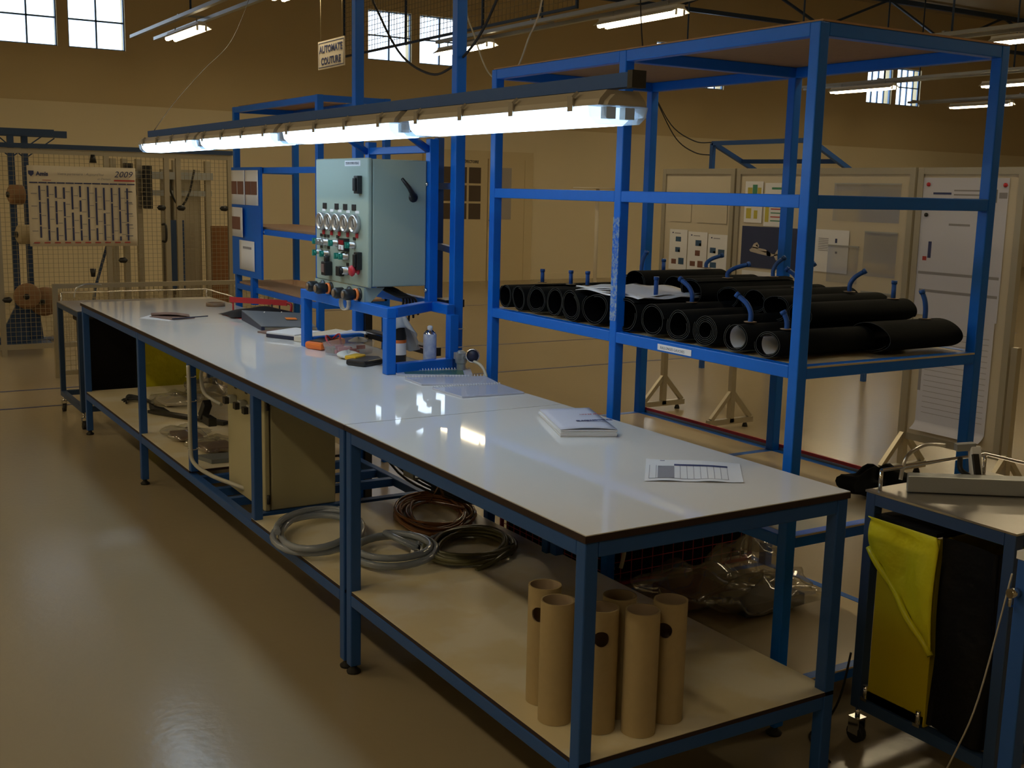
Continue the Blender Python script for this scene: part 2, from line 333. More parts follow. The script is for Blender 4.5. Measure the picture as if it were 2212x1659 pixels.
# ------------------------------------------------------------ machine guard (far left)
t = thing('machine_guard', 'tall mesh machine guard behind the far end of the bench', 'guard fence', (.0, 9.8, 0))
FY = 9.8
for x in (-.95, .03, 1.05, 1.64, 1.76, 2.30): B().box(x-.025, x+.025, FY-.02, FY+.02, 0, 1.9985).obj('post', 'alu', t)
B().box(-.95, 2.3, FY-.018, FY+.018, 1.95, 1.998).obj('rail', 'alu', t); B().box(-.95, 2.3, FY-.018, FY+.018, .06, .11).obj('rail', 'alu', t)
B().box(-.95, 2.32, FY-.06, FY+.04, 2.001, 2.045).obj('top_rail', 'blued', t, label='dark top rail')
for (a, b_) in ((-.93, .01), (.05, 1.03), (1.07, 1.62), (1.78, 2.28)):
    mesh_wires(B(), lambda u, v: (a+u*(b_-a), FY, .1+v*1.86), max(6, int((b_-a)/.045)), 42, .0013).obj('wire_mesh', 'wire', t, kind='stuff')
for (x, z) in ((-.02, 1.45), (1.6, 1.45), (1.8, 1.45), (2.25, 1.45), (1.2, .92), (.1, .55)): B().lathe([(0, -.07), (.025, -.05), (.03, 0), (.012, .02), (0, .02)], (x, FY-.02, z), (1, 0, 0), 10).obj('latch', 'black', t)
B().tube(spl([(1.58, FY-.02, 1.28), (1.60, FY-.08, 1.27), (1.60, FY-.08, 1.12), (1.58, FY-.02, 1.11)], 4), .012, 8).obj('pull_handle', 'black', t)
B().lathe([(0, 0), (.035, 0), (.02, .08), (0, .08)], (.92, FY-.03, 1.88), (0, 0, 1), 10).lathe([(0, 0), (.02, 0), (.03, .08), (0, .08)], (.88, FY-.03, .76), (0, 0, 1), 10).obj('bumper', 'black', t)
# calendar
t = thing('wall_calendar', 'large 2009 wall calendar hung on the mesh guard', 'calendar', (.8, FY-.03, 1.06))
CY = FY-.035
B().sheet(lambda u, v: (.305+u*1.02, CY-.004*math.sin(u*5)-.003*math.sin(v*6), 1.065+v*.775), 14, 10).obj('sheet', 'paper2', t, solid=.001)
K = CY-.010
text('2009', .085, (1.11, K, 1.745), (1,0,0), (0,0,1), 'ink', t, shear=.3, width=.185)
text('Amis', .055, (.385, K, 1.745), (1,0,0), (0,0,1), 'ink', t, bold=.002, width=.11)
text('Votre partenaire : Aujourd’hui', .035, (.575, K, 1.755), (1,0,0), (0,0,1), 'inkgrey', t, shear=.35, width=.44)
text('et Demain', .03, (.95, K, 1.715), (1,0,0), (0,0,1), 'inkgrey', t, shear=.35)
B().prism([(.315, K, 1.79), (.365, K, 1.79), (.365, K, 1.76), (.34, K, 1.735), (.315, K, 1.76)], (0, -.001, 0)).obj('shield_mark', 'ink', t)
B().box(1.11, 1.31, K-.001, K, 1.705, 1.72).box(.44, .52, K-.001, K, 1.70, 1.705).obj('red_print', 'inkred', t)
q = B(); [q.box(.32+i*.083, .32+i*.083+.076, K-.001, K, 1.672, 1.684) for i in range(12)]; q.obj('month_bar', 'ink', t)
q = B(); q2 = B()
for i in range(12):
    x = .40+i*.075; z = 1.655-random.random()*.02
    while z > 1.16:
        h = random.choice((.11, .14, .22, .3)); h = min(h, z-1.12)
        q.box(x, x+.017, K-.001, K, z-h, z); z -= h+random.choice((.006, .012, .03))
    for k in range(4): zz = 1.6-k*.12-(i*37 % 11)*.009; q2.box(x+.022, x+.062, K-.0008, K, zz, zz+.006)
for k in range(5): q2.box(1.21, 1.28, K-.0008, K, 1.60-k*.11, 1.612-k*.11); q2.box(.33, .385, K-.0008, K, 1.57-k*.12, 1.577-k*.12)
q.obj('date_columns', 'ink', t); q2.obj('holiday_lines', 'inkgrey', t)
q = B(); [q.box(.34+i*.095, .34+i*.095+.055, K-.001, K, 1.095, 1.106) for i in range(10)]; q.obj('sponsor_marks', 'inkred', t)
# low mesh fence in front
t = thing('low_mesh_fence', 'knee-high mesh fence between the bench end and the tall guard', 'fence', (.2, 8.31, 0)); LY = 8.31
for x in (.26, 2.2): B().box(x-.022, x+.022, LY-.02, LY+.02, 0, .779).obj('post', 'alu', t)
B().box(.24, 2.2, LY-.02, LY+.02, .78, .82).obj('rail', 'alu', t); B().box(.24, 2.2, LY-.018, LY+.018, .02, .06).obj('rail', 'alu', t)
mesh_wires(B(), lambda u, v: (.28+u*1.9, LY, .06+v*.72), 44, 17, .0016).obj('wire_mesh', 'wire', t, kind='stuff')
# reel stands behind the guard
for k, (x, y) in enumerate(((.29, 10.6), (.47, 10.9))):
    t = thing('reel_stand', ['blue reel stand behind the guard, left one with a pale reel', 'blue reel stand behind the guard, right one with a T top'][k], 'reel stand', (x, y, 0))
    B().bar((x, y, 0), (x, y, 2.15), .06).obj('mast', 'blued', t)
    B().prism([(x-.22, y-.02, .02), (x+.1, y-.02, .02), (x+.06, y-.02, .46), (x, y-.02, .46)], (0, .05, 0)).obj('gusset_foot', 'blued', t)
    B().box(x-.3, x+.3, y-.1, y+.1, 0, .02).obj('base_plate', 'blued', t)
    B().bar((x-.3, y, 2.18), (x+.42, y, 2.18), .07).obj('top_arm', 'blued', t)
    B().bar((x-.25, y, 2.14), (x, y, 1.92), .012).bar((x+.3, y, 2.14), (x, y, 1.92), .012).obj('brace_rod', 'blued', t)
for k, (x, y, z, r_, m_, ax, l) in enumerate(((.30, 10.45, 1.55, .10, 'spool', (1, .15, 0), 'brown felt reel at the top left behind the guard'), (.36, 10.45, 1.15, .10, 'spoolw', (1, .2, 0), 'pale reel below the brown one behind the guard'),
        (.36, 10.45, .52, .13, 'spool', (.25, 1, 0), 'round brown felt reel above the left blue foot'), (.56, 10.65, .44, .15, 'spool', (.5, .9, 0), 'large brown reel with dark hub beside the right mast'))):
    t = thing('felt_reel', l, 'reel', (x, y, z))
    B().lathe([(.02, -.07), (r_*.7, -.07), (r_, -.05), (r_, .05), (r_*.9, .07), (.02, .07)], (x, y, z), ax, 22).obj('reel_body', m_, t)
    B().lathe([(0, -.09), (.03, -.09), (.03, .09), (0, .09)], (x, y, z), ax, 12).obj('hub', 'black', t)
# machine behind guard
t = thing('sewing_gantry', 'aluminium gantry machine standing behind the mesh guard', 'machine', (1.6, 10.8, 0))
for x in (1.33, 1.45, 1.60, 2.0, 2.36): B().box(x-.03, x+.03, 10.75, 10.82, 0, 1.95).obj('upright', 'alu', t)
B().box(1.18, 2.4, 10.70, 10.76, 1.74, 1.82).box(1.3, 2.4, 10.76, 10.82, 1.56, 1.62).obj('gantry_beam', 'galv', t)
B().box(1.42, 1.50, 10.60, 10.70, 1.55, 1.90).box(1.62, 1.70, 10.60, 10.70, 1.42, 1.88).obj('carriage', 'black', t)
B().tube(spl([(1.86, 10.6, 1.85), (1.90, 10.6, 1.6), (2.0, 10.6, 1.45), (2.1, 10.6, 1.6), (2.16, 10.6, 1.85)], 6), .012, 8).obj('drag_cable', 'black', t)
B().box(1.86, 2.30, 10.85, 10.9, .3, 1.85).obj('control_door', 'alu', t)
B().box(1.87, 2.02, 10.55, 10.6, .55, 1.3).obj('rack_frame', 'blued', t)
tag(B().box(2.22, 2.40, 10.2, 10.24, .02, 1.25).obj('plank', 'wood'), 'brown wooden plank leaning behind the guard door', 'plank')
tag(B().bar((.98, 10.2, .6), (1.18, 10.2, 1.25), .025).bar((.9, 10.2, 0), (.98, 10.2, .6), .025).obj('leaning_rod', 'blued'), 'dark rod leaning at an angle behind the guard', 'rod')
# ------------------------------------------------------------ workbenches
def foot(t, x, y): B().lathe([(0, 0), (.024, 0), (.026, .008), (.012, .02), (.012, .03), (0, .03)], (x, y, 0), n=12).obj('levelling_foot', 'rubber', t)
H = .90
def bench(y0, y1, fulls, stubs, zs, tops, shelves, name, label, mm):
    t = thing(name, label, 'workbench', (.45, (y0+y1)/2, 0)); a = .04
    for (p, q) in tops:
        pn = B().box(-.004, .904, p, q, H-.020, H-.0025).obj('tabletop', 'edge', t)
        B().box(-.002, .902, p+.001, q-.001, H-.0025, H).obj('laminate_surface', 'lam', pn)
    for y in fulls:
        for x in (.02, .88):
            B().box(x-.02, x+.02, y-.02, y+.02, .03, H-.02).obj('leg', mm, t, bevel=.004); foot(t, x, y)
    for y in stubs:
        for x in (.02, .88): B().box(x-.019, x+.019, y-.02, y+.02, zs, H-.06).obj('leg', mm, t, bevel=.004)
    for x in (.02, .88):
        for i in range(len(fulls)-1):
            B().box(x-.0195, x+.0195, fulls[i]+.02, fulls[i+1]-.02, H-.062, H-.021).obj('top_beam', mm, t, bevel=.004)
            B().box(x-.0195, x+.0195, fulls[i]+.02, fulls[i+1]-.02, zs-.054, zs-.014).obj('lower_beam', mm, t, bevel=.004)
    for y in fulls:
        B().box(.04, .86, y-.0195, y+.0195, H-.062, H-.021).obj('top_beam', mm, t, bevel=.004)
        B().box(.04, .86, y-.0195, y+.0195, zs-.054, zs-.014).obj('lower_beam', mm, t, bevel=.004)
    for (p, q) in shelves:
        pn = B().box(.003, .897, p, q, zs-.014, zs-.002).obj('lower_shelf', 'edge', t)
        B().box(.004, .896, p+.001, q-.001, zs-.002, zs).obj('shelf_surface', 'lamlow', pn)
    return t
b1 = bench(0, 1.43, [.02, 1.41], [], .31, [(-.004, 1.433)], [(.0, 1.43)], 'workbench', 'near blue-framed workbench with white top, cardboard tubes below', 'blues')
b2 = bench(1.45, 5.86, [1.47, 4.35, 5.83], [2.42, 3.36], .30, [(1.437, 4.438), (4.442, 5.866)], [(1.45, 2.45), (3.38, 5.84)], 'workbench', 'long far blue-framed workbench carrying the grey control cabinet', 'blues')
for y in (2.56, 2.86, 3.05, 3.30): B().box(.04, .86, y-.02, y+.02, .246, .284).obj('cross_rail', 'blues', b2)
# ------------------------------------------------------------ storage rack with rolls
RX0, RX1, RY = 1.01, 1.845, (.33, 1.25, 2.15)
t = thing('storage_rack', 'tall blue steel storage rack holding black rolls behind the bench', 'rack', (1.43, 1.24, 0)); rack = t
for x in (RX0, RX1):
    for y in RY:
        if x == RX0 and y == 1.25:
            B().box(x-.02, x+.02, y-.02, y+.02, .03, 2.21).obj('post', 'blue', t, bevel=.004)
            B().box(x-.0215, x-.020, y-.02, y+.018, 1.24, 1.62).obj('worn_paint', 'worn', t)
        else: B().box(x-.02, x+.02, y-.02, y+.02, .03, 2.21).obj('post', 'blue', t, bevel=.004)
        foot(t, x, y)
def rbeam(x0, y0, x1, y1, z, h=.04): B().bar((x0, y0, z), (x1, y1, z), .038, h).obj('beam', 'blue', t, bevel=.003)
for z in (2.19, 1.18, .645, .15):
    for x in (RX0, RX1):
        for i in (0, 1): rbeam(x, RY[i]+.02, x, RY[i+1]-.02, z)
    for y in RY: rbeam(RX0+.02, y, RX1-.02, y, z)
for i in (0, 1): rbeam(RX0, RY[i]+.02, RX0, RY[i+1]-.02, 1.695)
rbeam(RX0+.02, RY[0], RX1-.02, RY[0], 1.695)
for z, m_ in ((2.21, 'fibre'), (1.20, 'rackboard'), (.665, 'rackboard'), (.17, 'rackboard')):
    for i in (0, 1): B().box(RX0+(.02 if z < 2 else -.01), RX1+(-.02 if z < 2 else .01), RY[i]-(.02 if i == 0 else -.001), RY[i+1]+(.02 if i else -.001), z-(.007 if z < 2 else 0), z+(-.001 if z < 2 else .006)).obj('top_board' if z > 2 else 'shelf_board', m_, t)
B().box(RX1+.022, RX1+.030, .33, 2.17, .64, .675).obj('edge_strip', 'galv', t); B().box(RX1+.022, RX1+.030, .33, 2.17, .675, .688).obj('red_edge_strip', 'red', t, label='red edge strip')
B().box(RX0-.0215, RX0-.0195, .80, .98, 1.167, 1.188).obj('shelf_label', 'paper', t, label='white label strip on the roll shelf beam')
text('RALLONGES GAUCHES', .014, (RX0-.0218, .965, 1.172), (0,-1,0), (0,0,1), 'inkgrey', t, width=.13)
# rolled black sheets with blue outlet stubs
def roll(y, z, r_, x0, x1, label, turns=2.2, wd=1.12, stub=None, flat=1.0, paper=False, seed=0, yaw_=0.0):
    rnd = random.Random(seed); o = thing('foam_roll', label, 'roll', (x0, y, z-r_*flat), 'black rolled sheets on the rack shelf')
    th = .0035; N = 40; a0 = rnd.random()*6.28; bumps = [rnd.uniform(-.10, .10) for _ in range(3)]
    def rad(a, tt): return (r_-th-(1-tt)*r_*.22*turns/2)*(1+bumps[0]*math.cos(2*a+1)+bumps[1]*.6*math.cos(3*a+2))*.96
    Nt = int(N*turns); P = []
    for i in range(Nt+1):
        tt = i/Nt; a = a0+2*math.pi*turns*tt; q = rad(a, tt); P.append((q*math.cos(a)*wd, max(q*math.sin(a)*flat, -r_*flat)))
    def pt(p, q, x):
        s = 1+.03*math.sin(3*(x-x0)); return (x, y+p*s+yaw_*(x-x0), z+q)
    def strip(off, ma, nm, xa=x0, xb=x1, nx=3):
        vs = []; fs = []
        for k in range(nx+1):
            x = xa+(xb-xa)*k/nx
            for p, q in P:
                L = math.hypot(p, q) or 1; vs.append(pt(p+p/L*off, q+q/L*off, x))
        n = len(P)
        for k in range(nx):
            for i in range(n-1): fs.append((k*n+i, k*n+i+1, (k+1)*n+i+1, (k+1)*n+i))
        b = B(); b.add(vs, fs, True); return b
    sh = strip(th/2, 'foam', 'sheet'); sh.obj('rolled_sheet', 'foam', o); strip(-th/2, 'foamin', 'lining').obj('inner_lining', 'foamin', o)
    b = B(); n = len(P)
    for i in range(n-1):
        qs = []
        for (p, q), of in ((P[i], th/2), (P[i+1], th/2), (P[i+1], th/2-.0016), (P[i], th/2-.0016)):
            L = math.hypot(p, q) or 1; qs.append(pt(p+p/L*of, q+q/L*of, x0-.0005))
        b.add(qs, [(0, 1, 2, 3)])
    b.obj('sheet_edge', 'foamedge', o)
    if paper:
        b = B(); b.sheet(lambda u, v: pt((r_*.74)*math.cos(-2.2+u*4.6), max((r_*.74)*math.sin(-2.2+u*4.6)*flat, -r_*flat*.8), x0+.01+v*.25), 20, 1); b.obj('paper_insert', 'paper', o, label='white paper rolled inside')
    if stub:
        for (sx, kind, ht) in stub:
            zt = z+r_*flat*.97; yy = y+yaw_*(sx-x0)
            if kind == 0: path = [(sx, yy, zt-.004), (sx, yy, zt+ht)]
            else:
                dx, dy = kind; path = spl([(sx, yy, zt-.004), (sx, yy, zt+ht*.35), (sx+dx*.35, yy+dy*.35, zt+ht*.72), (sx+dx, yy+dy, zt+ht)], 5)
            so = B().tube(path, .0085, 10).obj('outlet_stub', 'blues', o, label='blue outlet stub')
            B().tube([path[-1], Vector(path[-1])+(Vector(path[-1])-Vector(path[-2])).normalized()*.012], .0105, 10).obj('stub_collar', 'blues', so)
            B().lathe([(.009, 0), (.02, 0), (.022, .002), (.009, .003)], (sx, yy, zt-.003), n=12).obj('stub_flange', 'tape', so)
    return o
ZS = 1.2
rolls = [ # y, r, x0, x1, flat, stubs, paper, width, label
 (2.085, .052, 1.03, 1.80, 1, [(1.22, 0, .045)], 0, .98, 'farthest black roll, half hidden by the rack corner post'),
 (1.975, .052, 1.03, 1.78, 1, None, 0, 1.0, 'second black roll from the far rack post'),
 (1.835, .058, 1.03, 1.80, 1, [(1.20, 0, .045)], 0, 1.22, 'third black roll from the far rack post, double spiral end'),
 (1.700, .058, 1.03, 1.79, 1.05, [(1.19, 0, .045)], 0, 1.0, 'fourth black roll from the far rack post, pinched end'),
 (1.570, .060, 1.02, 1.80, 1, None, 0, 1.12, 'fifth black roll from the far rack post, left of the white papers'),
 (1.405, .064, 1.02, 1.80, 1, [(1.12, (.02, -.01), .055)], 0, 1.3, 'wide black roll lying under the crumpled white papers'),
 (1.215, .064, 1.02, 1.80, 1, [(1.16, 0, .06)], 0, 1.3, 'tall black roll right beside the worn middle post'),
 (1.055, .060, 1.02, 1.80, 1, [(1.20, (-.01, .05), .075)], 0, 1.16, 'round black roll left of the shelf label'),
 (.910, .058, 1.02, 1.80, 1, None, 0, 1.14, 'black roll with a folded grey flap, above the shelf label'),
 (.770, .056, 1.02, 1.80, 1, None, 0, 1.16, 'tightly wound black roll with five visible layers'),
 (.620, .050, 1.02, 1.80, 1, [(1.08, (-.02, .04), .08)], 1, 1.2, 'black roll with a sliver of white paper inside'),
 (.475, .046, 1.02, 1.45, 1, [(1.10, (-.005, .01), .045)], 1, 1.3, 'nearest small black roll filled with round white paper')]
for i, (y, r_, x0, x1, fl, st, pp, wd, lb) in enumerate(rolls):
    r_ += .005 if i < 6 else .002
    roll(y, ZS+r_*fl, r_, x0, x1, lb, turns=(4.6 if i == 9 else (2.6 if i in (2, 4, 8) else 1.9)), wd=wd, stub=st, flat=fl, paper=pp, seed=i+3)
roll(.442, ZS+.080*.68, .080, 1.44, 1.80, 'big flattened black roll at the near right corner of the shelf', turns=1.15, wd=1.28, stub=[(1.72, (-.01, .01), .085)], flat=.68, seed=33)
# upper layer
up = [(1.74, 1.350, .050, 1.40, 1.82, 1.25, [(1.50, (.02, .0), .08), (1.62, 0, .045)], 'upper black roll in the far half, raised behind the papers', 40),
 (1.60, 1.368, .060, 1.36, 1.82, 1.3, [(1.74, (.06, -.02), .05)], 'highest black roll with the hooked blue outlet', 41),
 (1.40, 1.362, .056, 1.40, 1.82, 1.3, None, 'upper black roll directly behind the worn middle post', 47),
 (1.20, 1.352, .052, 1.32, 1.82, 1.4, [(1.50, (.07, -.03), .05), (1.74, (.03, -.02), .07)], 'upper black roll with two bent blue outlets', 42),
 (1.04, 1.342, .048, 1.36, 1.82, 1.4, [(1.74, (.03, -.02), .07)], 'upper black roll with a bent outlet near the board gap', 43),
 (.88, 1.342, .050, 1.34, 1.82, 1.4, [(1.55, (-.02, .03), .06)], 'upper black roll just left of the near rack post', 44),
 (.73, 1.335, .052, 1.30, 1.80, 1.4, [(1.66, (.03, -.03), .07), (1.42, 0, .04)], 'upper black roll just right of the near rack post', 45),
 (.60, 1.325, .046, 1.28, 1.80, 1.4, [(1.74, 0, .05)], 'upper black roll behind the flattened one', 46)]
for (y, z, r_, x0, x1, wd, st, lb, sd) in up: roll(y, z-(.022 if y > 1.35 else .006), r_, x0, x1, lb, turns=1.7, wd=wd, stub=st, seed=sd, flat=.95)
# crumpled papers on rolls
t = thing('paper_pile', 'crumpled white papers lying on the black rolls', 'papers', (1.1, 1.35, 1.33))
for k in range(4):
    B().sheet(lambda u, v: (1.03+v*.30+k*.008, 1.555-u*.40+k*.01, 1.332+k*.004+.009*math.sin(u*9+k)*(.6)-.012*abs(u-.4)+.004*math.sin(v*11+k)), 22, 10).obj('sheet', 'paper', t, solid=.0012)
# crates and bags on rack bottom shelf
def crate(x0, x1, y0, y1, z0, z1, label):
    t = thing('wire_crate', label, 'crate', ((x0+x1)/2, (y0+y1)/2, z0))
    for x in (x0, x1):
        for y in (y0, y1): B().bar((x, y, z0), (x, y, z1), .014).obj('corner_post', 'red', t)
    for z in (z0+.007, z1-.007):
        B().bar((x0, y0, z), (x1, y0, z), .012).bar((x0, y1, z), (x1, y1, z), .012).bar((x0, y0, z), (x0, y1, z), .012).bar((x1, y0, z), (x1, y1, z), .012).obj('rim', 'red', t)
    q = B()
    for (f, w_) in ((lambda u, v: (x0+u*(x1-x0), y0, z0+v*(z1-z0)), x1-x0), (lambda u, v: (x0, y0+u*(y1-y0), z0+v*(z1-z0)), y1-y0)):
        mesh_wires(q, f, int(w_/.05), 8, .0014)
    q.obj('wire_mesh', 'red', t, kind='stuff')
    B().box(x0+.015, x1-.015, y0+.015, y1-.015, z0+.02, z1-.03).obj('dark_contents', 'foam', t)
    return t
crate(1.06, 1.80, 1.30, 1.72, .177, .56, 'red wire crate with dark contents, nearer one')
crate(1.06, 1.80, 1.76, 2.12, .177, .56, 'red wire crate with dark contents, farther one')
tag(B().tube(spl([(1.05, 1.27, .26), (1.04, 1.26, .33), (1.07, 1.26, .36), (1.10, 1.265, .33), (1.09, 1.27, .26)], 5), .008, 8).obj('white_strap', 'paper2'), 'pale strap loop hanging at the corner of the red crate', 'strap')
def bag(c, sx, sy, sz, seed, label, m1='film', inner='navy'):
    rnd = random.Random(seed); ph = [rnd.random()*6 for _ in range(6)]; cx, cy, cz = c
    t = thing('plastic_bag', label, 'plastic bag', c)
    def f(u, v):
        a = 2*math.pi*u; e = math.pi*(v-.5); w_ = 1+.14*math.sin(5*a+ph[0])+.1*math.sin(9*a+ph[1]*v)
        return (cx+sx*math.cos(a)*math.cos(e)*w_, cy+sy*math.sin(a)*math.cos(e)*w_, cz+max(0, sz*(.5+.5*math.sin(e))*(1+.25*math.sin(4*a+ph[2])*math.sin(3*e+ph[3]))))
    B().sheet(f, 36, 14).obj('film', m1, t)
    if inner: B().box(cx-sx*.6, cx+sx*.55, cy-sy*.55, cy+sy*.5, cz+.006, cz+sz*.5).obj('wrapped_part', inner, t, bevel=.006)
    return t
bag((1.26, 1.04, .177), .20, .19, .12, 1, 'clear plastic bag of papers in front of the red crate', inner='photo3')
bag((1.45, .86, .177), .26, .15, .11, 2, 'clear plastic bag with dark folded part, nearest on rack bottom')
bag((1.62, 1.12, .177), .17, .13, .15, 3, 'loose clear plastic bag by the right rack post', inner=None)
bag((1.64, .52, .671), .14, .10, .09, 8, 'dark bundle of cables on the rack low shelf beside the trolley', 'foam', None)
# ------------------------------------------------------------ second rack behind the far bench
RA, RB, RC, RD = 1.05, 1.48, 4.24, 5.75
t = thing('storage_rack', 'blue rack with open shelves behind the far end of the bench', 'rack', (1.25, 5, 0))
for x in (RA, RB):
    for y in (RC, RD): B().box(x-.02, x+.02, y-.02, y+.02, 0, 2.23).obj('post', 'blue', t, bevel=.003)
for z in (2.21, 1.80, 1.40, 1.00):
    for x in (RA, RB): 
        if z == 1.80 and x == RB: continue
        B().bar((x, RC+.02, z), (x, RD-.02, z), .036, .036).obj('beam', 'blue', t)
    for y in (RC, RD): B().bar((RA+.02, y, z), (RB-.02, y, z), .036, .036).obj('beam', 'blue', t)
for z in (1.419, 1.019): B().box(RA-.0, RB, RC-.02, RD+.02, z, z+.012).obj('shelf_board', 'fibre', t)
B().box(RA+.02, RB, RD-.9, RD, 2.229, 2.24).obj('top_board', 'fibre', t)
B().box(RA-.0215, RA-.019, 5.15, 5.23, 1.392, 1.408).obj('shelf_label', 'paper', t)
B().bar((1.03, 5.36, .9), (1.03, 5.36, 1.12), .04).obj('notice_leg', 'blue', t)
t = thing('notice_board', 'blue notice board with pinned sheets on the far rack', 'notice board', (1.0, 5.45, 1.08))
B().box(1.008, 1.022, 5.15, 5.745, 1.085, 1.82).obj('board', 'blue', t)
def nsheet(y0, y1, z0, z1, photos, curl=.006):
    s_ = B().sheet(lambda u, v: (1.003-curl*u*u, y1-(y1-y0)*u, z0+v*(z1-z0)), 6, 2).obj('sheet', 'paper', t, solid=.0008)
    for (a, b_, c, e) in photos: B().box(.9985-curl*.3, 1.0015-curl*.3, y1-(y1-y0)*b_, y1-(y1-y0)*a, z0+(z1-z0)*c, z0+(z1-z0)*e).obj('printed_photo', 'photo3', s_)
nsheet(5.18, 5.44, 1.57, 1.80, [(.05, .45, .3, .68), (.5, .92, .3, .68)], 0)
nsheet(5.45, 5.73, 1.57, 1.80, [(.05, .42, .3, .68), (.5, .92, .3, .68)], 0)
nsheet(5.46, 5.73, 1.35, 1.55, [(.1, .8, .25, .68)], .015)
nsheet(5.27, 5.58, 1.13, 1.33, [], 0); B().box(1.0005, 1.002, 5.33, 5.50, 1.275, 1.29).obj('heading_bar', 'inkgrey', t)
# ------------------------------------------------------------ bench lights on their beam
LX = .27
t = thing('bench_light_beam', 'long blue beam carrying the bright lights over the bench', 'light beam', (LX, 2.6, 2.0))
B().box(LX-.02, LX+.02, .235, 4.97, 1.972, 2.008).obj('beam', 'blues', t)
B().box(LX-.022, LX+.022, .215, .235, 1.969, 2.012).obj('end_bracket', 'black', t, label='black end bracket')
for y in (2.57, 3.24):
    B().tube([(LX, y, 1.99), (.72, y, 1.99), (.90, y, 1.88)], .019, 4).obj('arm', 'blue', t)
Y_F = [.26, 1.445, 2.63, 3.815]; FL = 1.175
FN = ['nearest bright bench light with clear ribbed end', 'second bright bench light from the near end', 'third bright bench light from the near end', 'farthest bright bench light']
for k, y0 in enumerate(Y_F):
    f = thing('bench_light', FN[k], 'light fitting', (LX, y0+FL/2, 1.88), 'four bright lights in a row over the bench')
    y1 = y0+FL
    prof = [(-.078, 1.927), (-.072, 1.943), (-.05, 1.966), (.05, 1.966), (.072, 1.943), (.078, 1.927)]
    B().prism([(LX+a, y0+.02, z) for a, z in prof], (0, FL-.04, 0)).prism([(LX+a*.8, y0, 1.927+(z-1.927)*.7) for a, z in prof], (0, .02, 0)).prism([(LX+a*.8, y1-.02, 1.927+(z-1.927)*.7) for a, z in prof], (0, .02, 0)).obj('housing', 'housing', f)
    lp = [(.072, 1.9265), (-.072, 1.9265), (-.066, 1.90), (-.045, 1.882), (.045, 1.882), (.066, 1.90)]
    B().prism([(LX+a, y0+.075, z) for a, z in lp], (0, FL-.15, 0)).obj('lit_lens', 'lens', f)
    for (ya, yb) in ((y0+.006, y0+.073), (y1-.073, y1-.006)):
        le = B().prism([(LX+a, ya, z) for a, z in lp], (0, yb-ya, 0)).obj('lens_end', 'clearlens', f)
        B().box(LX-.045, LX-.015, (ya+yb)/2-.012, (ya+yb)/2+.012, 1.895, 1.925).box(LX+.015, LX+.045, (ya+yb)/2-.012, (ya+yb)/2+.012, 1.895, 1.925).obj('lamp_holder', 'clip', le)
    for i in range(4):
        yy = y0+.14+i*(FL-.28)/3
        for sx in (-1, 1): B().box(LX+sx*.079-.003, LX+sx*.079+.003, yy-.012, yy+.012, 1.915, 1.955).bar((LX+sx*.08, yy-.008, 1.95), (LX+sx*.068, yy-.015, 1.964), .008).obj('clip', 'clip', f)
    B().cyl((LX, y0+.3, 1.962), (LX, y0+.3, 1.973), .012, 8).cyl((LX, y1-.3, 1.962), (LX, y1-.3, 1.973), .012, 8).obj('mounting_stud', 'clip', f)
tag(B().tube(spl([(.27, 4.93, 2.0), (.85, 6.5, 2.306), (1.51, 8, 2.684), (2.09, 9.0, 3.08), (2.69, 10.1, 3.76)], 5), .0025, 5).obj('stay_wire', 'black'), 'thin dark stay wire rising from the far end of the lights', 'wire')
# ------------------------------------------------------------ cabinet stand, posts and cabinet
t = thing('cabinet_stand', 'blue square-tube stand on the bench holding the control cabinet', 'stand', (.75, 2.8, H))
def bl(p, q, a=.045, nm='tube'): B().bar(p, q, a).obj(nm, 'blue', t, bevel=.003)
for y in (2.345, 3.315): bl((.60, y, H+.001), (.60, y, 1.15), nm='leg')
bl((.60, 2.32, 1.17), (.60, 3.34, 1.17), nm='front_rail'); bl((.625, 2.345, H+.024), (.93, 2.40, H+.024), nm='foot_rail')
bl((.625, 3.315, H+.024), (.93, 3.37, H+.024), nm='foot_rail')
bl((.625, 2.36, 1.17), (.905, 2.56, 1.17), nm='side_rail'); bl((.625, 3.315, 1.17), (.905, 3.27, 1.17), nm='side_rail')
bl((.92, 2.60, 1.17), (.945, 2.42, 1.165), nm='side_rail'); bl((.945, 2.405, H+.045), (.945, 2.405, 1.145), nm='leg')
for y in (2.57, 3.24): bl((.92, y, 1.15), (.92, y, 1.93), .045, 'upright')
bl((.92, 2.59, 1.885), (.92, 3.22, 1.885), .035, 'crossbar'); bl((.925, 2.6, 1.18), (.925, 3.22, 1.18), .04, 'crossbar')
for z in (1.727, 1.242): B().lathe([(0, -.012), (.009, -.01), (.011, 0), (0, 0)], (.897, 2.57, z), (1, 0, 0), 10).obj('bolt', 'chrome', t)
t = thing('service_mast', 'tall blue mast rising to the ceiling right of the cabinet', 'mast', (.99, 2.46, 0)); 
B().box(.97, 1.02, 2.44, 2.49, .0, ZC).obj('mast_tube', 'blue', t, bevel=.004)
B().box(1.085, 1.12, 2.83, 2.865, 1.14, 1.95).obj('side_tube', 'blues', t)
for z in (1.72, 1.43): B().bar((1.10, 2.83, z), (1.00, 2.50, z), .03).obj('cross_rung', 'blues', t)
for z in (1.07, .985): B().box(.966, 1.024, 2.436, 2.494, z, z+.004).obj('cable_tie', 'paper2', t)
B().box(.96, 1.06, 2.50, 2.62, 1.165, 1.20).obj('black_bracket', 'black', t)
t = thing('service_mast', 'tall blue mast rising to the ceiling behind the cabinet', 'mast', (.98, 3.55, 0))
B().box(.96, 1.01, 3.52, 3.57, 0, ZC).obj('mast_tube', 'blue', t, bevel=.004); B().box(1.01, 1.05, 3.50, 3.59, 0, 1.25).obj('side_plate', 'black', t)
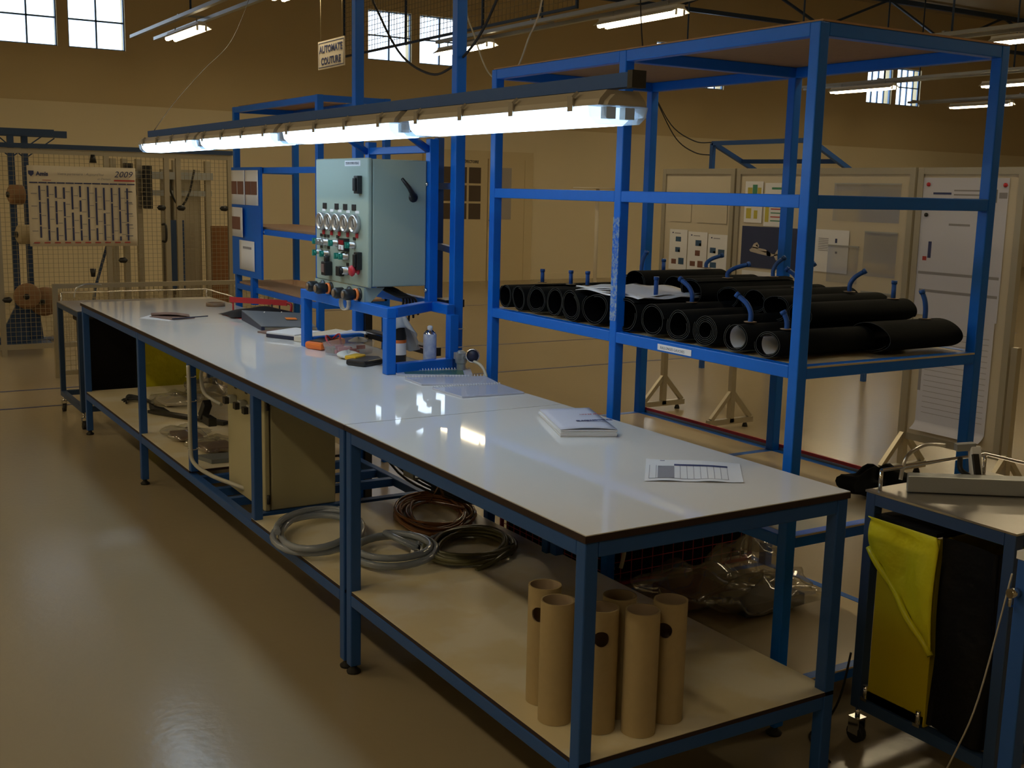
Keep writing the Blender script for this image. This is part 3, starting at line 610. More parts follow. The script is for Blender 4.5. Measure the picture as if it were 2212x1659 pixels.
# control cabinet
cb = thing('control_cabinet', 'grey control cabinet with gauges and switches over the bench', 'control cabinet', (.75, 2.88, 1.26))
B().box(.625, .895, 2.575, 3.175, 1.262, 1.832).obj('body', 'grey', cb, bevel=.006)
dr = B().box(.60, .621, 2.57, 3.18, 1.258, 1.836).obj('door', 'grey', cb, bevel=.006)
text('SYSTEME D’EMBOUTISSAGE', .017, (.5985, 2.815, 1.807), (0,-1,0), (0,0,1), 'inkgrey', dr, width=.15)
B().box(.599, .5995, 2.65, 2.825, 1.80, 1.825).obj('title_label', 'paper', dr)
for z in (1.717, 1.376): B().box(.575, .60, 2.632, 2.672, z-.04, z+.04).box(.565, .575, 2.640, 2.664, z-.028, z+.03).obj('door_latch', 'black', dr, bevel=.003)
for y in (3.077, 2.979, 2.885, 2.788, 2.685):
    g = B().lathe([(0, .012), (.030, .012), (.034, .0), (.040, 0), (.044, .008), (.044, .022), (.036, .03), (.036, .03)], (.572, y, 1.541), (1, 0, 0), 28).obj('pressure_gauge', 'silver', dr)
    B().lathe([(0, -.001), (.034, -.001), (.034, .0), (0, .0)], (.573+.008, y, 1.541), (1, 0, 0), 24).obj('dial', 'blacktop', g)
    B().bar((.5785, y-.004, 1.528), (.5785, y+.01, 1.562), .003).obj('needle', 'black', g)
    B().box(.594, .60, y-.010, y+.010, 1.478, 1.498).obj('red_marker', 'redbits', dr)
    B().box(.5985, .60, y-.02, y+.02, 1.588, 1.60).obj('gauge_label', 'paper', dr)
for y in (3.066, 2.921, 2.821, 2.721): B().box(.597, .60, y-.022, y+.022, 1.60, 1.628).obj('name_plate', 'black', dr)
def sw(y, z, m_, r_=.014, plate=True):
    k = B().lathe([(0, 0), (r_, 0), (r_, .018), (r_+.004, .02), (r_+.004, .03), (0, .03)], (.570, y, z), (1, 0, 0), 14).obj('switch', 'silver', dr)
    B().box(.552, .572, y-.006, y+.006, z-.014, z+.014).lathe([(0, 0), (r_*.8, 0), (r_*.9, .014), (0, .014)], (.558, y, z), (1, 0, 0), 12).obj('switch_knob', m_, k)
    if plate: B().box(.597, .60, y-.014, y+.014, z+.022, z+.036).obj('name_plate', 'black', dr)
for y in (3.109, 2.909, 2.715): sw(y, 1.444, 'green')
for y in (3.065, 3.025): sw(y, 1.442, 'silver')
for y in (3.11, 3.02, 2.842, 2.792): sw(y, 1.388, 'green')
dp = B().box(.575, .60, 2.775, 2.850, 1.412, 1.470).obj('counter_display', 'black', dr); B().box(.573, .575, 2.785, 2.84, 1.442, 1.462).obj('screen', 'display', dp); B().box(.573, .575, 2.785, 2.84, 1.418, 1.440).obj('key_area', 'paper', dp)
text('2', .022, (.572, 2.822, 1.420), (0,-1,0), (0,0,1), 'inkred', dp)
hr = B().box(.56, .60, 2.975, 3.025, 1.285, 1.352).cyl((.58, 3.0, 1.35), (.58, 3.0, 1.378), .014, 10).obj('hour_meter', 'black', dr, bevel=.005); B().box(.558, .56, 2.985, 3.018, 1.30, 1.34).obj('meter_window', 'brown', hr)
B().box(.575, .60, 2.835, 2.883, 1.292, 1.338).obj('key_switch', 'black', dr, bevel=.003)
sw(2.792, 1.322, 'black', .017)
B().lathe([(0, 0), (.022, .0), (.026, .008), (.022, .016), (.010, .02), (.010, .035), (.018, .036), (.018, .04), (0, .04)], (.558, 2.671, 1.330), (1, 0, 0), 18).obj('emergency_stop', 'redbits', dr)
k = B().lathe([(0, .006), (.022, .004), (.024, -.006), (.024, -.02), (0, -.02)], (.826, 2.575, 1.666), (0, -1, 0), 18).obj('main_switch', 'black', cb); B().tube([(.826, 2.56, 1.666), (.79, 2.545, 1.71), (.753, 2.54, 1.748)], [.014, .010, .007], 8).obj('switch_lever', 'black', k)
# connector bracket
t = thing('connector_bracket', 'grey sheet bracket with black plug connectors below the cabinet', 'bracket', (.63, 2.9, 1.18))
B().prism([(.60, 2.605, 1.256), (.60, 2.605, 1.178), (.618, 2.605, 1.178), (.70, 2.605, 1.256)], (0, .004, 0)).box(.597, .601, 2.605, 3.19, 1.192, 1.2575).prism([(.60, 3.186, 1.256), (.60, 3.186, 1.192), (.618, 3.186, 1.192), (.70, 3.186, 1.256)], (0, .004, 0)).obj('plate', 'grey', t)
for (y, z, og) in ((3.085, 1.226, 0), (2.985, 1.224, 1), (2.765, 1.222, 0), (2.655, 1.224, 1)):
    k = B().lathe([(0, 0), (.020, .0), (.026, .012), (.026, .048), (.018, .055), (.018, .075), (.030, .078), (.030, .084), (0, .084)], (.513, y, z), (1, 0, 0), 18).obj('connector', 'black', t)
    B().lathe([(0, -.001), (.017, -.001), (.017, .001)], (.513, y, z), (1, 0, 0), 14).obj('connector_face', 'tape', k)
    if og: B().lathe([(.023, 0), (.027, 0), (.027, .012), (.023, .012)], (.572, y, z), (1, 0, 0), 16).obj('connector_ring', 'orange', k)
B().lathe([(.031, 0), (.034, 0), (.034, .022), (.031, .022)], (.55, 2.735, 1.178), (1, .2, 0), 18).obj('white_ring', 'paper2', t)
q = B()
for i in range(5): q.tube(spl([(.72+i*.02, 2.72+i*.05, 1.25), (.78, 2.62+i*.03, 1.21+.01*i), (.86, 2.62+i*.03, 1.20), (.90, 2.66+i*.05, 1.12-.02*i)], 6), .006, 6)
tag(q.obj('cable_bundle', 'rubber'), 'black cables looping under the control cabinet', 'cables')
# overhead cables
tag(B().tube(spl([(.99, 3.47, 6.0), (.99, 3.46, 4.6), (.99, 3.45, 3.3), (.99, 3.42, 2.75), (1.0, 3.30, 2.55), (1.0, 3.05, 2.34), (1.0, 2.75, 2.235), (1.0, 2.55, 2.25), (1.0, 2.35, 2.33), (1.0, 2.2, 2.45), (1.0, 2.1, 2.6), (1.0, 2.03, 3.0), (1.0, 2.0, 4.2), (1.0, 2.0, 6.0)], 6), .006, 6).obj('hanging_cable', 'rubber'), 'black cable sagging between the two tall blue masts', 'cable')
tag(B().tube(spl([(1.3, 3.0, 6.0), (1.3, 3.0, 4.5), (1.3, 3.0, 3.2), (1.3, 2.98, 2.65), (1.3, 2.86, 2.43), (1.3, 2.75, 2.28), (1.3, 2.65, 2.225), (1.3, 2.56, 2.22), (1.3, 2.46, 2.27), (1.3, 2.38, 2.38), (1.3, 2.27, 2.55), (1.3, 2.25, 3), (1.3, 2.27, 4.2), (1.3, 2.3, 6.0)], 6), .004, 6).obj('hanging_cable', 'cablew'), 'thin cream cable looping down beside the blue rack', 'cable')
# ------------------------------------------------------------ objects on the bench
def slab_thing(name, label, cat, quad, z, t_, m_, **k):
    return tag(B().slab(quad, t_, z).obj(name, m_, bevel=k.get('bevel', 0)), label, cat)
# booklet
t = thing('booklet', 'thick white booklet titled December on the near bench', 'booklet', (.68, 1.05, H))
qd = [(.560, .94), (.735, .86), (.875, 1.22), (.69, 1.27)]
for k in range(7):
    j = [(x+random.uniform(-.004, .004), y+random.uniform(-.004, .004)) for x, y in qd]
    B().slab(j, .0028, H+.0005+k*.0034).obj('page', 'paper', t)
B().sheet(lambda u, v: (lambda p: (p[0], p[1], H+.0255+.006*math.sin(u*3.1)*(1-v)))((qd[0][0]*(1-u)*(1-v)+qd[1][0]*u*(1-v)+qd[2][0]*u*v+qd[3][0]*(1-u)*v, qd[0][1]*(1-u)*(1-v)+qd[1][1]*u*(1-v)+qd[2][1]*u*v+qd[3][1]*(1-u)*v)), 8, 8).obj('cover', 'lilac', t, solid=.001)
rv = Vector((qd[3][0]-qd[2][0], qd[3][1]-qd[2][1], 0)).normalized(); uv = Vector((qd[0][0]-qd[3][0], qd[0][1]-qd[3][1], 0)).normalized()
text('Decembre', .030, (.80, .985, H+.033), rv, -rv.cross(Vector((0, 0, 1))), 'ink', t, bold=.001, width=.13)
text('LIVRET DE SUIVI', .012, (.83, 1.08, H+.033), rv, -rv.cross(Vector((0, 0, 1))), 'inkred', t)
# A4 form
t = thing('printed_form', 'printed table sheet near the front corner of the bench', 'paper', (.64, .37, H))
fq = [(.447, .345), (.690, .200), (.840, .378), (.610, .545)]
def fpt(u, v, dz=0):
    x = fq[0][0]*(1-u)*(1-v)+fq[1][0]*u*(1-v)+fq[2][0]*u*v+fq[3][0]*(1-u)*v; y = fq[0][1]*(1-u)*(1-v)+fq[1][1]*u*(1-v)+fq[2][1]*u*v+fq[3][1]*(1-u)*v
    return (x, y, H+.002+.014*max(0, .18-u)**1*2*v+.005*math.sin(math.pi*u)*(v) + .003*math.sin(u*7)**2*(1-v)+dz)
B().sheet(fpt, 24, 12).obj('sheet', 'paper', t)
def fbox(u0, u1, v0, v1, m_, nm='printed_rule'): B().sheet(lambda a, b_: fpt(u0+(u1-u0)*a, v0+(v1-v0)*b_, .0008), 14, 3).obj(nm, m_, t)
fbox(.30, .86, .70, .78, 'ink', 'heading_bar'); fbox(.13, .30, .12, .68, 'inkgrey', 'shaded_block'); fbox(.15, .20, .93, .96, 'ink', 'logo_mark')
for u in (.04, .11, .36, .43, .5, .57, .64, .71, .78, .85): fbox(u, u+.005, .1, .7, 'inkgrey')
fbox(.04, .86, .095, .11, 'inkgrey')
# spiral notebooks
def spiral(q, z, m_, label, cover=None):
    t = thing('spiral_notebook', label, 'notebook', (sum(p[0] for p in q)/4, sum(p[1] for p in q)/4, z))
    B().slab(q, .006, z).obj('pages', 'lilac', t); B().slab([(x, y) for x, y in q], .0012, z+.0065).obj('clear_cover', 'plastic', t)
    if cover: 
        c = [Vector((*p, 0)) for p in q]; m2 = sum(c, Vector())/4; B().slab([((m2+(p-m2)*.78).x, (m2+(p-m2)*.78).y) for p in c], .0006, z+.0061).obj('green_cover', cover, t, label='green cover picture')
    a, b_ = Vector((*q[2], z+.007)), Vector((*q[3], z+.007)); n = 26
    for i in range(n):
        c = a.lerp(b_, (i+.5)/n); B().lathe([(.006, -.0012), (.0075, 0), (.006, .0012)], c, (b_-a).normalized(), 10).obj('spiral_ring', 'paper', t)
    return t
spiral([(.612, 2.29), (.90, 2.13), (.985, 2.30), (.640, 2.375)], H+.001, 0, 'spiral notebook with a green cover beside the stand foot', 'greencover')
spiral([(.598, 2.03), (.90, 1.90), (.945, 2.10), (.605, 2.20)], H+.001, 0, 'middle clear-covered spiral notebook')
spiral([(.61, 1.705), (.885, 1.685), (.898, 1.89), (.597, 1.93)], H+.001, 0, 'nearest clear-covered spiral notebook, right of the others')
# far bench: folded papers
t = thing('folded_sheets', 'brown folded sheets on white paper at the far bench end', 'papers', (.3, 4.85, H))
B().slab([(.13, 4.82), (.25, 4.62), (.42, 4.78), (.24, 4.98)], .001, H+.0005).obj('white_sheet', 'paper', t)
B().slab([(.20, 4.86), (.276, 4.66), (.43, 4.70), (.36, 4.98)], .003, H+.002).obj('brown_sheet', 'brown', t); B().sheet(lambda u, v: (.22+u*.19+v*.03, 4.90-u*.16+v*.12, H+.0065+.01*math.sin(u*3)), 8, 4).obj('brown_sheet', 'brown', t, solid=.002)
B().bar((.28, 4.65, H+.01), (.52, 4.74, H+.008), .006).obj('dark_strip', 'navy', t)
# hacksaw-like red handle on pouch
t = thing('tool_pouch', 'flat black tool pouch behind the grey binder', 'pouch', (.8, 4.65, H))
B().sheet(lambda u, v: (.62+u*.40+.02*math.sin(v*3), 4.86-v*.25-u*.12, H+.006+.055*math.sin(math.pi*u)**.6*math.sin(math.pi*v)+.004*math.sin(u*14)), 20, 10).obj('pouch_top', 'rubber', t); B().slab([(.64, 4.84), (1.00, 4.73), (1.02, 4.50), (.67, 4.59)], .003, H+.0005).obj('pouch_base', 'redbits', t)
t = thing('red_hacksaw', 'red metal hacksaw frame standing over the black pouch', 'saw', (.95, 4.75, H))
B().prism([(.76, 5.06, .955), (.76, 5.06, .99), (1.02, 4.72, .99), (1.02, 4.72, .955)], (.006, .006, 0)).obj('frame_bar', 'red', t)
B().tube(spl([(1.02, 4.72, .975), (1.04, 4.70, .965), (1.04, 4.695, .94), (1.035, 4.70, H+.006)], 4), .009, 6).obj('frame_arm', 'red', t); B().tube([(.95, 4.80, .96), (.95, 4.80, .91)], .005, 6).tube([(.99, 4.77, .955), (.99, 4.77, .91)], .005, 6).obj('hanger_hook', 'black', t); B().tube([(.78, 5.05, .96), (.78, 5.05, H+.004)], .006, 6).obj('frame_foot', 'red', t)
tag(B().lathe([(.052, 0), (.062, 0), (.062, .024), (.052, .024), (.052, 0)], (.76, 5.36, H), n=28).obj('tape_roll', 'tape'), 'roll of brown tape beside the red hacksaw', 'tape roll')
# grey binder
t = thing('ring_binder', 'grey ring binder with an orange sticker', 'binder', (.82, 4.25, H))
bq = [(.60, 4.02), (.86, 3.90), (1.0, 4.40), (.66, 4.52)]
B().prism([(.60, 4.00, H+.001), (.66, 4.52, H+.001), (.66, 4.52, H+.055), (.60, 4.00, H+.02)], (.02, 0, 0)).obj('spine', 'navy', t)
B().prism([(.62, 4.02, H+.002), (.90, 3.92, H+.002), (.90, 3.92, H+.012), (.62, 4.02, H+.016)], (.03, .40, .008)).obj('pages', 'paper2', t)
B().add([(.60, 4.00, H+.022), (.885, 3.90, H+.018), (.98, 4.36, H+.045), (.66, 4.52, H+.057), (.60, 4.00, H+.026), (.885, 3.90, H+.022), (.98, 4.36, H+.049), (.66, 4.52, H+.061)], [(3,2,1,0), (4,5,6,7), (0,1,5,4), (1,2,6,5), (2,3,7,6), (3,0,4,7)]).obj('cover', 'binder', t)
B().add([(.80, 4.14, H+.0405), (.86, 4.12, H+.0395), (.875, 4.19, H+.043), (.815, 4.21, H+.0445)], [(0, 1, 2, 3)]).obj('orange_sticker', 'orangep', t, label='orange sticker')
for x, y in ((.76, 4.40), (.86, 4.38)): B().lathe([(0, .006), (.005, .004), (.005, 0)], (x, y, H+.055), n=8).obj('rivet', 'chrome', t)
# folders
t = thing('document_box', 'pale box file with a dark spine below the binder', 'box file', (.65, 3.75, H))
B().slab([(.53, 3.72), (.62, 3.54), (.80, 3.62), (.74, 3.84)], .030, H+.001).obj('box_body', 'paper', t, bevel=.002); B().slab([(.527, 3.715), (.617, 3.535), (.622, 3.54), (.532, 3.72)], .018, H+.003).obj('dark_spine', 'navy', t)
slab_thing('red_folder', 'thin red folder between the binder and the box file', 'folder', [(.55, 3.92), (.60, 3.76), (.72, 3.84), (.68, 3.98)], H+.0005, .008, 'brown')
t = thing('open_ledger', 'wide open cream ledger lying behind the stand leg', 'ledger', (.85, 3.55, H))
B().slab([(.60, 3.50), (.70, 3.36), (1.0, 3.44), (.93, 3.72)], .028, H+.001).obj('page_block', 'paper2', t, bevel=.004); B().slab([(.80, 3.46), (.86, 3.35), (1.03, 3.42), (.98, 3.60)], .006, H+.031).obj('loose_sheets', 'paper', t)
# multimeter
t = thing('multimeter', 'orange multimeter with red leads beside the stand leg', 'multimeter', (.62, 3.2, H))
B().slab([(.558, 3.24), (.60, 3.12), (.80, 3.28), (.76, 3.40)], .036, H+.001).obj('case', 'orange', t, bevel=.012); B().slab([(.585, 3.24), (.62, 3.16), (.76, 3.28), (.73, 3.35)], .004, H+.036).obj('faceplate', 'black', t)
B().tube(spl([(.70, 3.24, H+.04), (.66, 3.20, H+.065), (.63, 3.12, H+.05), (.66, 3.08, H+.008), (.72, 3.12, H+.008)], 6), .005, 6).tube(spl([(.72, 3.26, H+.04), (.73, 3.20, H+.07), (.70, 3.10, H+.03), (.74, 3.06, H+.008)], 6), .005, 6).obj('test_lead', 'redbits', t)
slab_thing('wooden_block', 'small brown block between the multimeter and the clear tub', 'block', [(.60, 3.07), (.62, 3.01), (.68, 3.03), (.66, 3.09)], H+.001, .028, 'tape')
# clear tub
t = thing('clear_tub', 'clear plastic tub of red parts on the bench', 'tub', (.70, 2.98, H))
q = [Vector(p) for p in ((.57, 2.99, 0), (.63, 2.84, 0), (.80, 2.96, 0), (.745, 3.10, 0))]; cc = sum(q, Vector())/4
b = B()
for i in range(4):
    a, c = q[i], q[(i+1) % 4]; a2 = cc+(a-cc)*1.12; c2 = cc+(c-cc)*1.12
    b.add([(a.x, a.y, H+.002), (c.x, c.y, H+.002), (c2.x, c2.y, H+.062), (a2.x, a2.y, H+.062)], [(0, 1, 2, 3)])
b.obj('tub_wall', 'plastic', t, solid=.002); B().slab([(cc.x+(p.x-cc.x)*1.15, cc.y+(p.y-cc.y)*1.15) for p in q], .002, H+.063).obj('tub_lid', 'plastic', t); B().slab([(p.x, p.y) for p in q], .0015, H+.0005).obj('tub_base', 'plastic', t)
for k in range(9):
    px_, py_ = cc.x+random.uniform(-.06, .06), cc.y+random.uniform(-.05, .05); tag(B().bar((px_-.020, py_, H+.012+.010*(k % 3)), (px_+.020, py_+random.uniform(-.02, .02), H+.014+.010*(k % 3)), .018).obj('red_part', 'redbits', None), 'small red part lying inside the clear tub', 'part')['group'] = 'red parts inside the clear tub'
def blob(c, sx, sy, sz, seed, m_, name, label, cat):
    rnd = random.Random(seed); ph = [rnd.random()*6 for _ in range(4)]
    b = B().sheet(lambda u, v: (lambda a, e: (c[0]+sx*math.cos(a)*math.cos(e)*(1+.15*math.sin(3*a+ph[0])), c[1]+sy*math.sin(a)*math.cos(e)*(1+.15*math.sin(4*a+ph[1])), c[2]+sz*(1+math.sin(e))*.5*(1+.3*math.sin(3*a+ph[2]))))(2*math.pi*u, math.pi*(v-.5)), 28, 10)
    return tag(b.obj(name, m_), label, cat)
blob((.63, 2.86, H), .055, .07, .030, 5, 'glove', 'white_glove', 'white cloth glove crumpled beside the clear tub', 'glove')
blob((.70, 2.90, H+.066), .045, .04, .022, 6, 'cloth', 'grey_rag', 'small grey rag on top of the clear tub', 'rag')
t = thing('pendant_remote', 'black hand remote with a yellow grip on the bench', 'remote', (.62, 2.63, H))
B().slab([(.53, 2.66), (.58, 2.56), (.70, 2.62), (.72, 2.70), (.66, 2.74)], .026, H+.001).obj('remote_body', 'black', t, bevel=.008); B().slab([(.55, 2.72), (.58, 2.66), (.66, 2.72), (.63, 2.77)], .020, H+.016).obj('yellow_grip', 'yellow', t, bevel=.006)
# bottle, cloth, spray can
t = thing('black_bottle', 'black bottle with an orange and white label by the stand leg', 'bottle', (.77, 2.60, H))
B().lathe([(0, 0), (.033, 0), (.035, .01), (.035, .13), (.025, .18), (.016, .215), (.016, .235), (0, .235)], (.77, 2.60, H), n=20).obj('bottle_body', 'black', t)
B().lathe([(.0355, .045), (.0355, .10)], (.77, 2.60, H), n=20).obj('bottle_label', 'paper', t); B().lathe([(.0357, .10), (.0357, .115)], (.77, 2.60, H), n=20).obj('orange_band', 'orange', t)
t = thing('draped_cloth', 'grey-white cloth draped over the black bottle', 'cloth', (.79, 2.58, 1.0))
def cl(u, v):
    a = 2*math.pi*u; rr_ = .012+.040*v+.012*v*math.sin(4*a+1)+.008*v*math.sin(7*a); return (.775+rr_*math.cos(a)*1.1+.02*v*v, 2.585+rr_*math.sin(a)*1.2-.02*v*v, H+.248-.004*math.cos(a)-.13*v**1.2*(1+.45*math.sin(a*1.0+.8)))
B().sheet(cl, 36, 10).obj('cloth', 'cloth', t, solid=.002)
t = thing('spray_can', 'tall pale blue spray can beside the blue mast', 'spray can', (.865, 2.47, H))
B().lathe([(0, 0), (.029, 0), (.0305, .004), (.0305, .148), (.029, .152)], (.865, 2.47, H+.0), n=24).obj('can_body', 'can', t); B().lathe([(.029, .152), (.026, .160), (.016, .168), (.014, .170), (0, .17)], (.865, 2.47, H), n=24).obj('can_dome', 'chrome', t); B().lathe([(0, .17), (.012, .17), (.013, .185), (.007, .19), (0, .19)], (.865, 2.47, H), n=16).obj('nozzle', 'paper', t)
# black guide rails behind the bench
t = thing('guide_rail', 'black slotted guide rail lying behind the bottle', 'guide rail', (1.05, 3.0, H))
B().bar((1.0, 3.42, .935), (1.0, 2.66, .935), .05, .04).obj('rail_body', 'black', t); B().bar((.973, 3.42, .945), (.973, 2.66, .945), .004).obj('slot_edge', 'chrome', t)
tag(B().box(.94, .975, 2.62, 3.30, H-.09, H-.022).obj('cable_duct', 'black'), 'black cable duct fixed along the rear edge of the bench', 'duct')
# pressure regulator
t = thing('air_regulator', 'grey air pressure regulator with a round gauge by the mast', 'regulator', (.93, 2.30, H-.02))
B().lathe([(0, 0), (.018, 0), (.02, .004), (.02, .04), (.026, .045), (.028, .06), (.028, .085), (.020, .092), (.012, .10), (0, .10)], (.93, 2.29, H-.005), n=16).obj('regulator_body', 'galv', t, bevel=.002)
B().box(.905, .955, 2.265, 2.315, .955, .985).obj('mounting_block', 'galv', t)
g = B().lathe([(0, -.012), (.026, -.012), (.029, -.008), (.029, .010), (0, .010)], (.935, 2.195, .985), (-.5, -.85, 0), 22).obj('gauge', 'navy', t); B().lathe([(.027, .010), (.031, .010), (.031, .014), (.027, .014)], (.935, 2.195, .985), (-.5, -.85, 0), 22).obj('gauge_bezel', 'chrome', g)
B().cyl((.93, 2.27, .965), (.935, 2.20, .975), .007, 8).obj('fitting', 'chrome', t); B().tube(spl([(.935, 2.20, .96), (.945, 2.15, .95), (.95, 2.11, .92), (.945, 2.09, .86), (.94, 2.10, .6), (.96, 2.2, .35)], 6), .007, 8).obj('air_hose', 'cablew', t)
# ------------------------------------------------------------ objects under the bench
TB = [((.122, .352), -1.9), ((.087, .236), .5), ((.160, .140), -1.75), ((.255, .188), 1.2), ((.242, .072), 2.0), ((.356, .098), 3.45)]
TN = ['tall cardboard tube at the back left with a side hole', 'cardboard tube just left of the bench leg', 'cardboard tube with a round hole facing the camera', 'cardboard tube standing behind the others', 'front cardboard tube without a visible hole', 'rightmost cardboard tube with a dark hole at its left']
for ((x, y), an), lb in zip(TB, TN):
    t = thing('cardboard_tube', lb, 'tube', (x, y, .31), 'cardboard tubes standing on the lower shelf')
    R_, ri, h, n, nz = .0455, .041, .335, 48, 40; hz, hr = .262, .0215
    ta = math.atan2(y-.0+2.13, x+1.54)+math.pi; ang = {0: ta-.35, 2: ta+.05, 5: ta-.30}.get(TB.index(((x, y), an)), None)
    def hole(i, j):
        if ang is None: return False
        a = 2*math.pi*(i+.5)/n; z = h*(j+.5)/nz; da = (a-ang+math.pi) % (2*math.pi)-math.pi
        return (da*R_)**2+(z-hz)**2 < hr**2
    for rad_, m_, nm in ((R_, 'card', 'tube_wall'), (ri, 'cardin', 'tube_inside')):
        vs = []
        for j in range(nz+1):
            for i in range(n):
                a = 2*math.pi*i/n; z = h*j/nz
                if ang is not None:        # pull lattice points near the hole rim onto the circle
                    da = (a-ang+math.pi) % (2*math.pi)-math.pi; dx, dz = da*R_, z-hz; L = math.hypot(dx, dz)
                    if hr*.72 < L < hr*1.28 and L > 0: a = ang+dx/L*hr/R_; z = hz+dz/L*hr
                vs.append((x+rad_*math.cos(a), y+rad_*math.sin(a), .311+z))
        fs = [(j*n+i, j*n+(i+1) % n, (j+1)*n+(i+1) % n, (j+1)*n+i) for j in range(nz) for i in range(n) if not hole(i, j)]
        B().add(vs, fs, True).obj(nm, m_, t)
    B().lathe([(ri, .336), (R_, .336)], (x, y, .31), n=n).obj('tube_rim', 'card', t)
def coil(c, rx, ry, turns, r_, jit, seed, name, m_, label, tail=None, rot=0.0):
    rnd = random.Random(seed); pts = []; n = 26
    ph = [rnd.random()*6.28 for _ in range(4)]
    for i in range(int(n*turns)+1):
        a = 2*math.pi*i/n; k = i/n
        jx = 1+jit*math.sin(k*2.1+ph[0])+jit*.5*math.sin(a*.5+ph[1]); jy = 1+jit*math.sin(k*1.7+ph[2])
        ex, ey = rx*jx*math.cos(a), ry*jy*math.sin(a)
        pts.append((c[0]+ex*math.cos(rot)-ey*math.sin(rot)+jit*.12*rx*math.sin(k*3+ph[3]), c[1]+ex*math.sin(rot)+ey*math.cos(rot), c[2]+r_*1.05+r_*1.5*(k/turns)*min(turns, 3)*.8+r_*.5*(1+math.sin(a*1.3+ph[1]))))
    if tail: pts += tail
    return tag(B().tube(pts, r_, 8).obj(name, m_), label, 'hose')
coil((.145, 2.03, .30), .165, .26, 2.6, .0135, .09, 1, 'coiled_hose', 'hosegrey', 'grey coiled hose on the shelf left of the bench joint', rot=-.5)
coil((.31, 1.68, .30), .145, .17, 2.3, .0135, .08, 2, 'coiled_hose', 'hosegrey', 'grey coiled hose right of the bench joint legs', [(.38, 1.62, .345), (.40, 1.66, .35)], rot=-.3)
coil((.60, 1.61, .30), .15, .20, 9, .0085, .17, 3, 'coiled_hose', 'hosegreen', 'olive green hose coiled in many turns', [(.60, 1.40, .33), (.50, 1.38, .312)], rot=-.8)
coil((.70, 2.10, .30), .14, .27, 10, .007, .22, 4, 'coiled_hose', 'hosebrown', 'amber brown hose coiled behind the grey ones', [(.60, 1.95, .42), (.7, 2.05, .46), (.8, 2.2, .36)], rot=-.4)
tag(B().tube([(.35, 1.60, .338), (.41, 1.55, .338)], .011, 10).lathe([(0, -.01), (.016, -.008), (.016, .02), (0, .02)], (.35, 1.60, .338), (.6, -.5, 0), 10).obj('hose_fitting', 'silver'), 'metal hose coupling at the end of the grey hose', 'fitting')
q = B()
for i in range(6): q.tube(spl([(.82, 3.0+i*.05, .80), (.78, 2.7, .55-.03*i), (.85, 2.35-i*.03, .38-.008*i), (.90, 2.0-i*.02, .42), (.97, 1.85, .66+.01*i)], 7), .006, 6)
tag(q.obj('cable_bundle', 'rubber'), 'black cables hanging in loops below the rear of the bench', 'cables')
q = B(); [q.tube(spl([(.76, 2.55+.02*i, .82), (.78, 2.35, .60+.02*i), (.80, 2.15-i*.02, .50), (.86, 1.95, .46+.01*i), (.92, 1.8, .55)], 6), .004, 6) for i in range(4)]
tag(q.obj('cable_bundle', 'cablew'), 'thin cream cables hanging behind the bench joint legs', 'cables')
tag(B().box(.70, .92, 2.3, 2.40, .42, .43).box(.70, .71, 2.3, 2.4, .43, .5).obj('cable_tray', 'galv'), 'small metal tray behind the hanging cables', 'tray')
# beige cabinet under the bench
t = thing('lower_cabinet', 'beige steel cabinet standing under the long bench', 'cabinet', (.27, 2.83, .285))
B().box(.135, .44, 2.565, 3.065, .285, .83).obj('body', 'beige', t, bevel=.006); dr = B().box(.105, .128, 2.56, 3.07, .285, .835).obj('door', 'beige', t, bevel=.005)
for y in (2.95, 2.80, 2.68):
    k = B().box(.07, .105, y-.022, y+.022, .71, .745).obj('socket', 'galv', dr, bevel=.004); B().box(.05, .07, y-.015, y+.02, .708, .738).obj('socket_cap', 'black', k)
    B().box(.1035, .105, y-.02, y+.012, .775, .795).obj('name_plate', 'black', dr)
for z in (.34, .76): B().cyl((.118, 2.553, z-.02), (.118, 2.553, z+.02), .008, 8).obj('hinge', 'black', t)
for (p, q_, lb) in (((.03, 3.22, .60), (.03, 3.14, .68), 'tilted black plug hanging left of the lower cabinet'), ((.03, 3.16, .60), (.03, 3.06, .60), 'level black plug hanging left of the lower cabinet')):
    tag(B().bar(p, q_, .04).obj('black_plug', 'black', bevel=.004), lb, 'plug')
tag(B().tube(spl([(-.012, 3.30, .84), (-.018, 3.27, .70), (-.018, 3.27, .45), (-.012, 3.24, .37), (.03, 3.10, .335), (.08, 2.90, .33), (.13, 2.84, .31)], 7), .010, 8).tube(spl([(.03, 3.2, .85), (.05, 3.30, .78), (.06, 3.28, .70), (.09, 3.12, .67)], 7), .009, 8).obj('flexible_conduit', 'hosewhite'), 'white flexible conduit tied to the bench leg', 'conduit')
for z in (.78, .66, .42): tag(B().lathe([(.024, -.002), (.026, 0), (.024, .002)], (.008, 3.33, z), n=14).obj('cable_tie', 'paper2'), 'pale cable tie around the bench leg, %s' % {.78: 'top one', .66: 'middle one', .42: 'lowest one'}[z], 'cable tie')
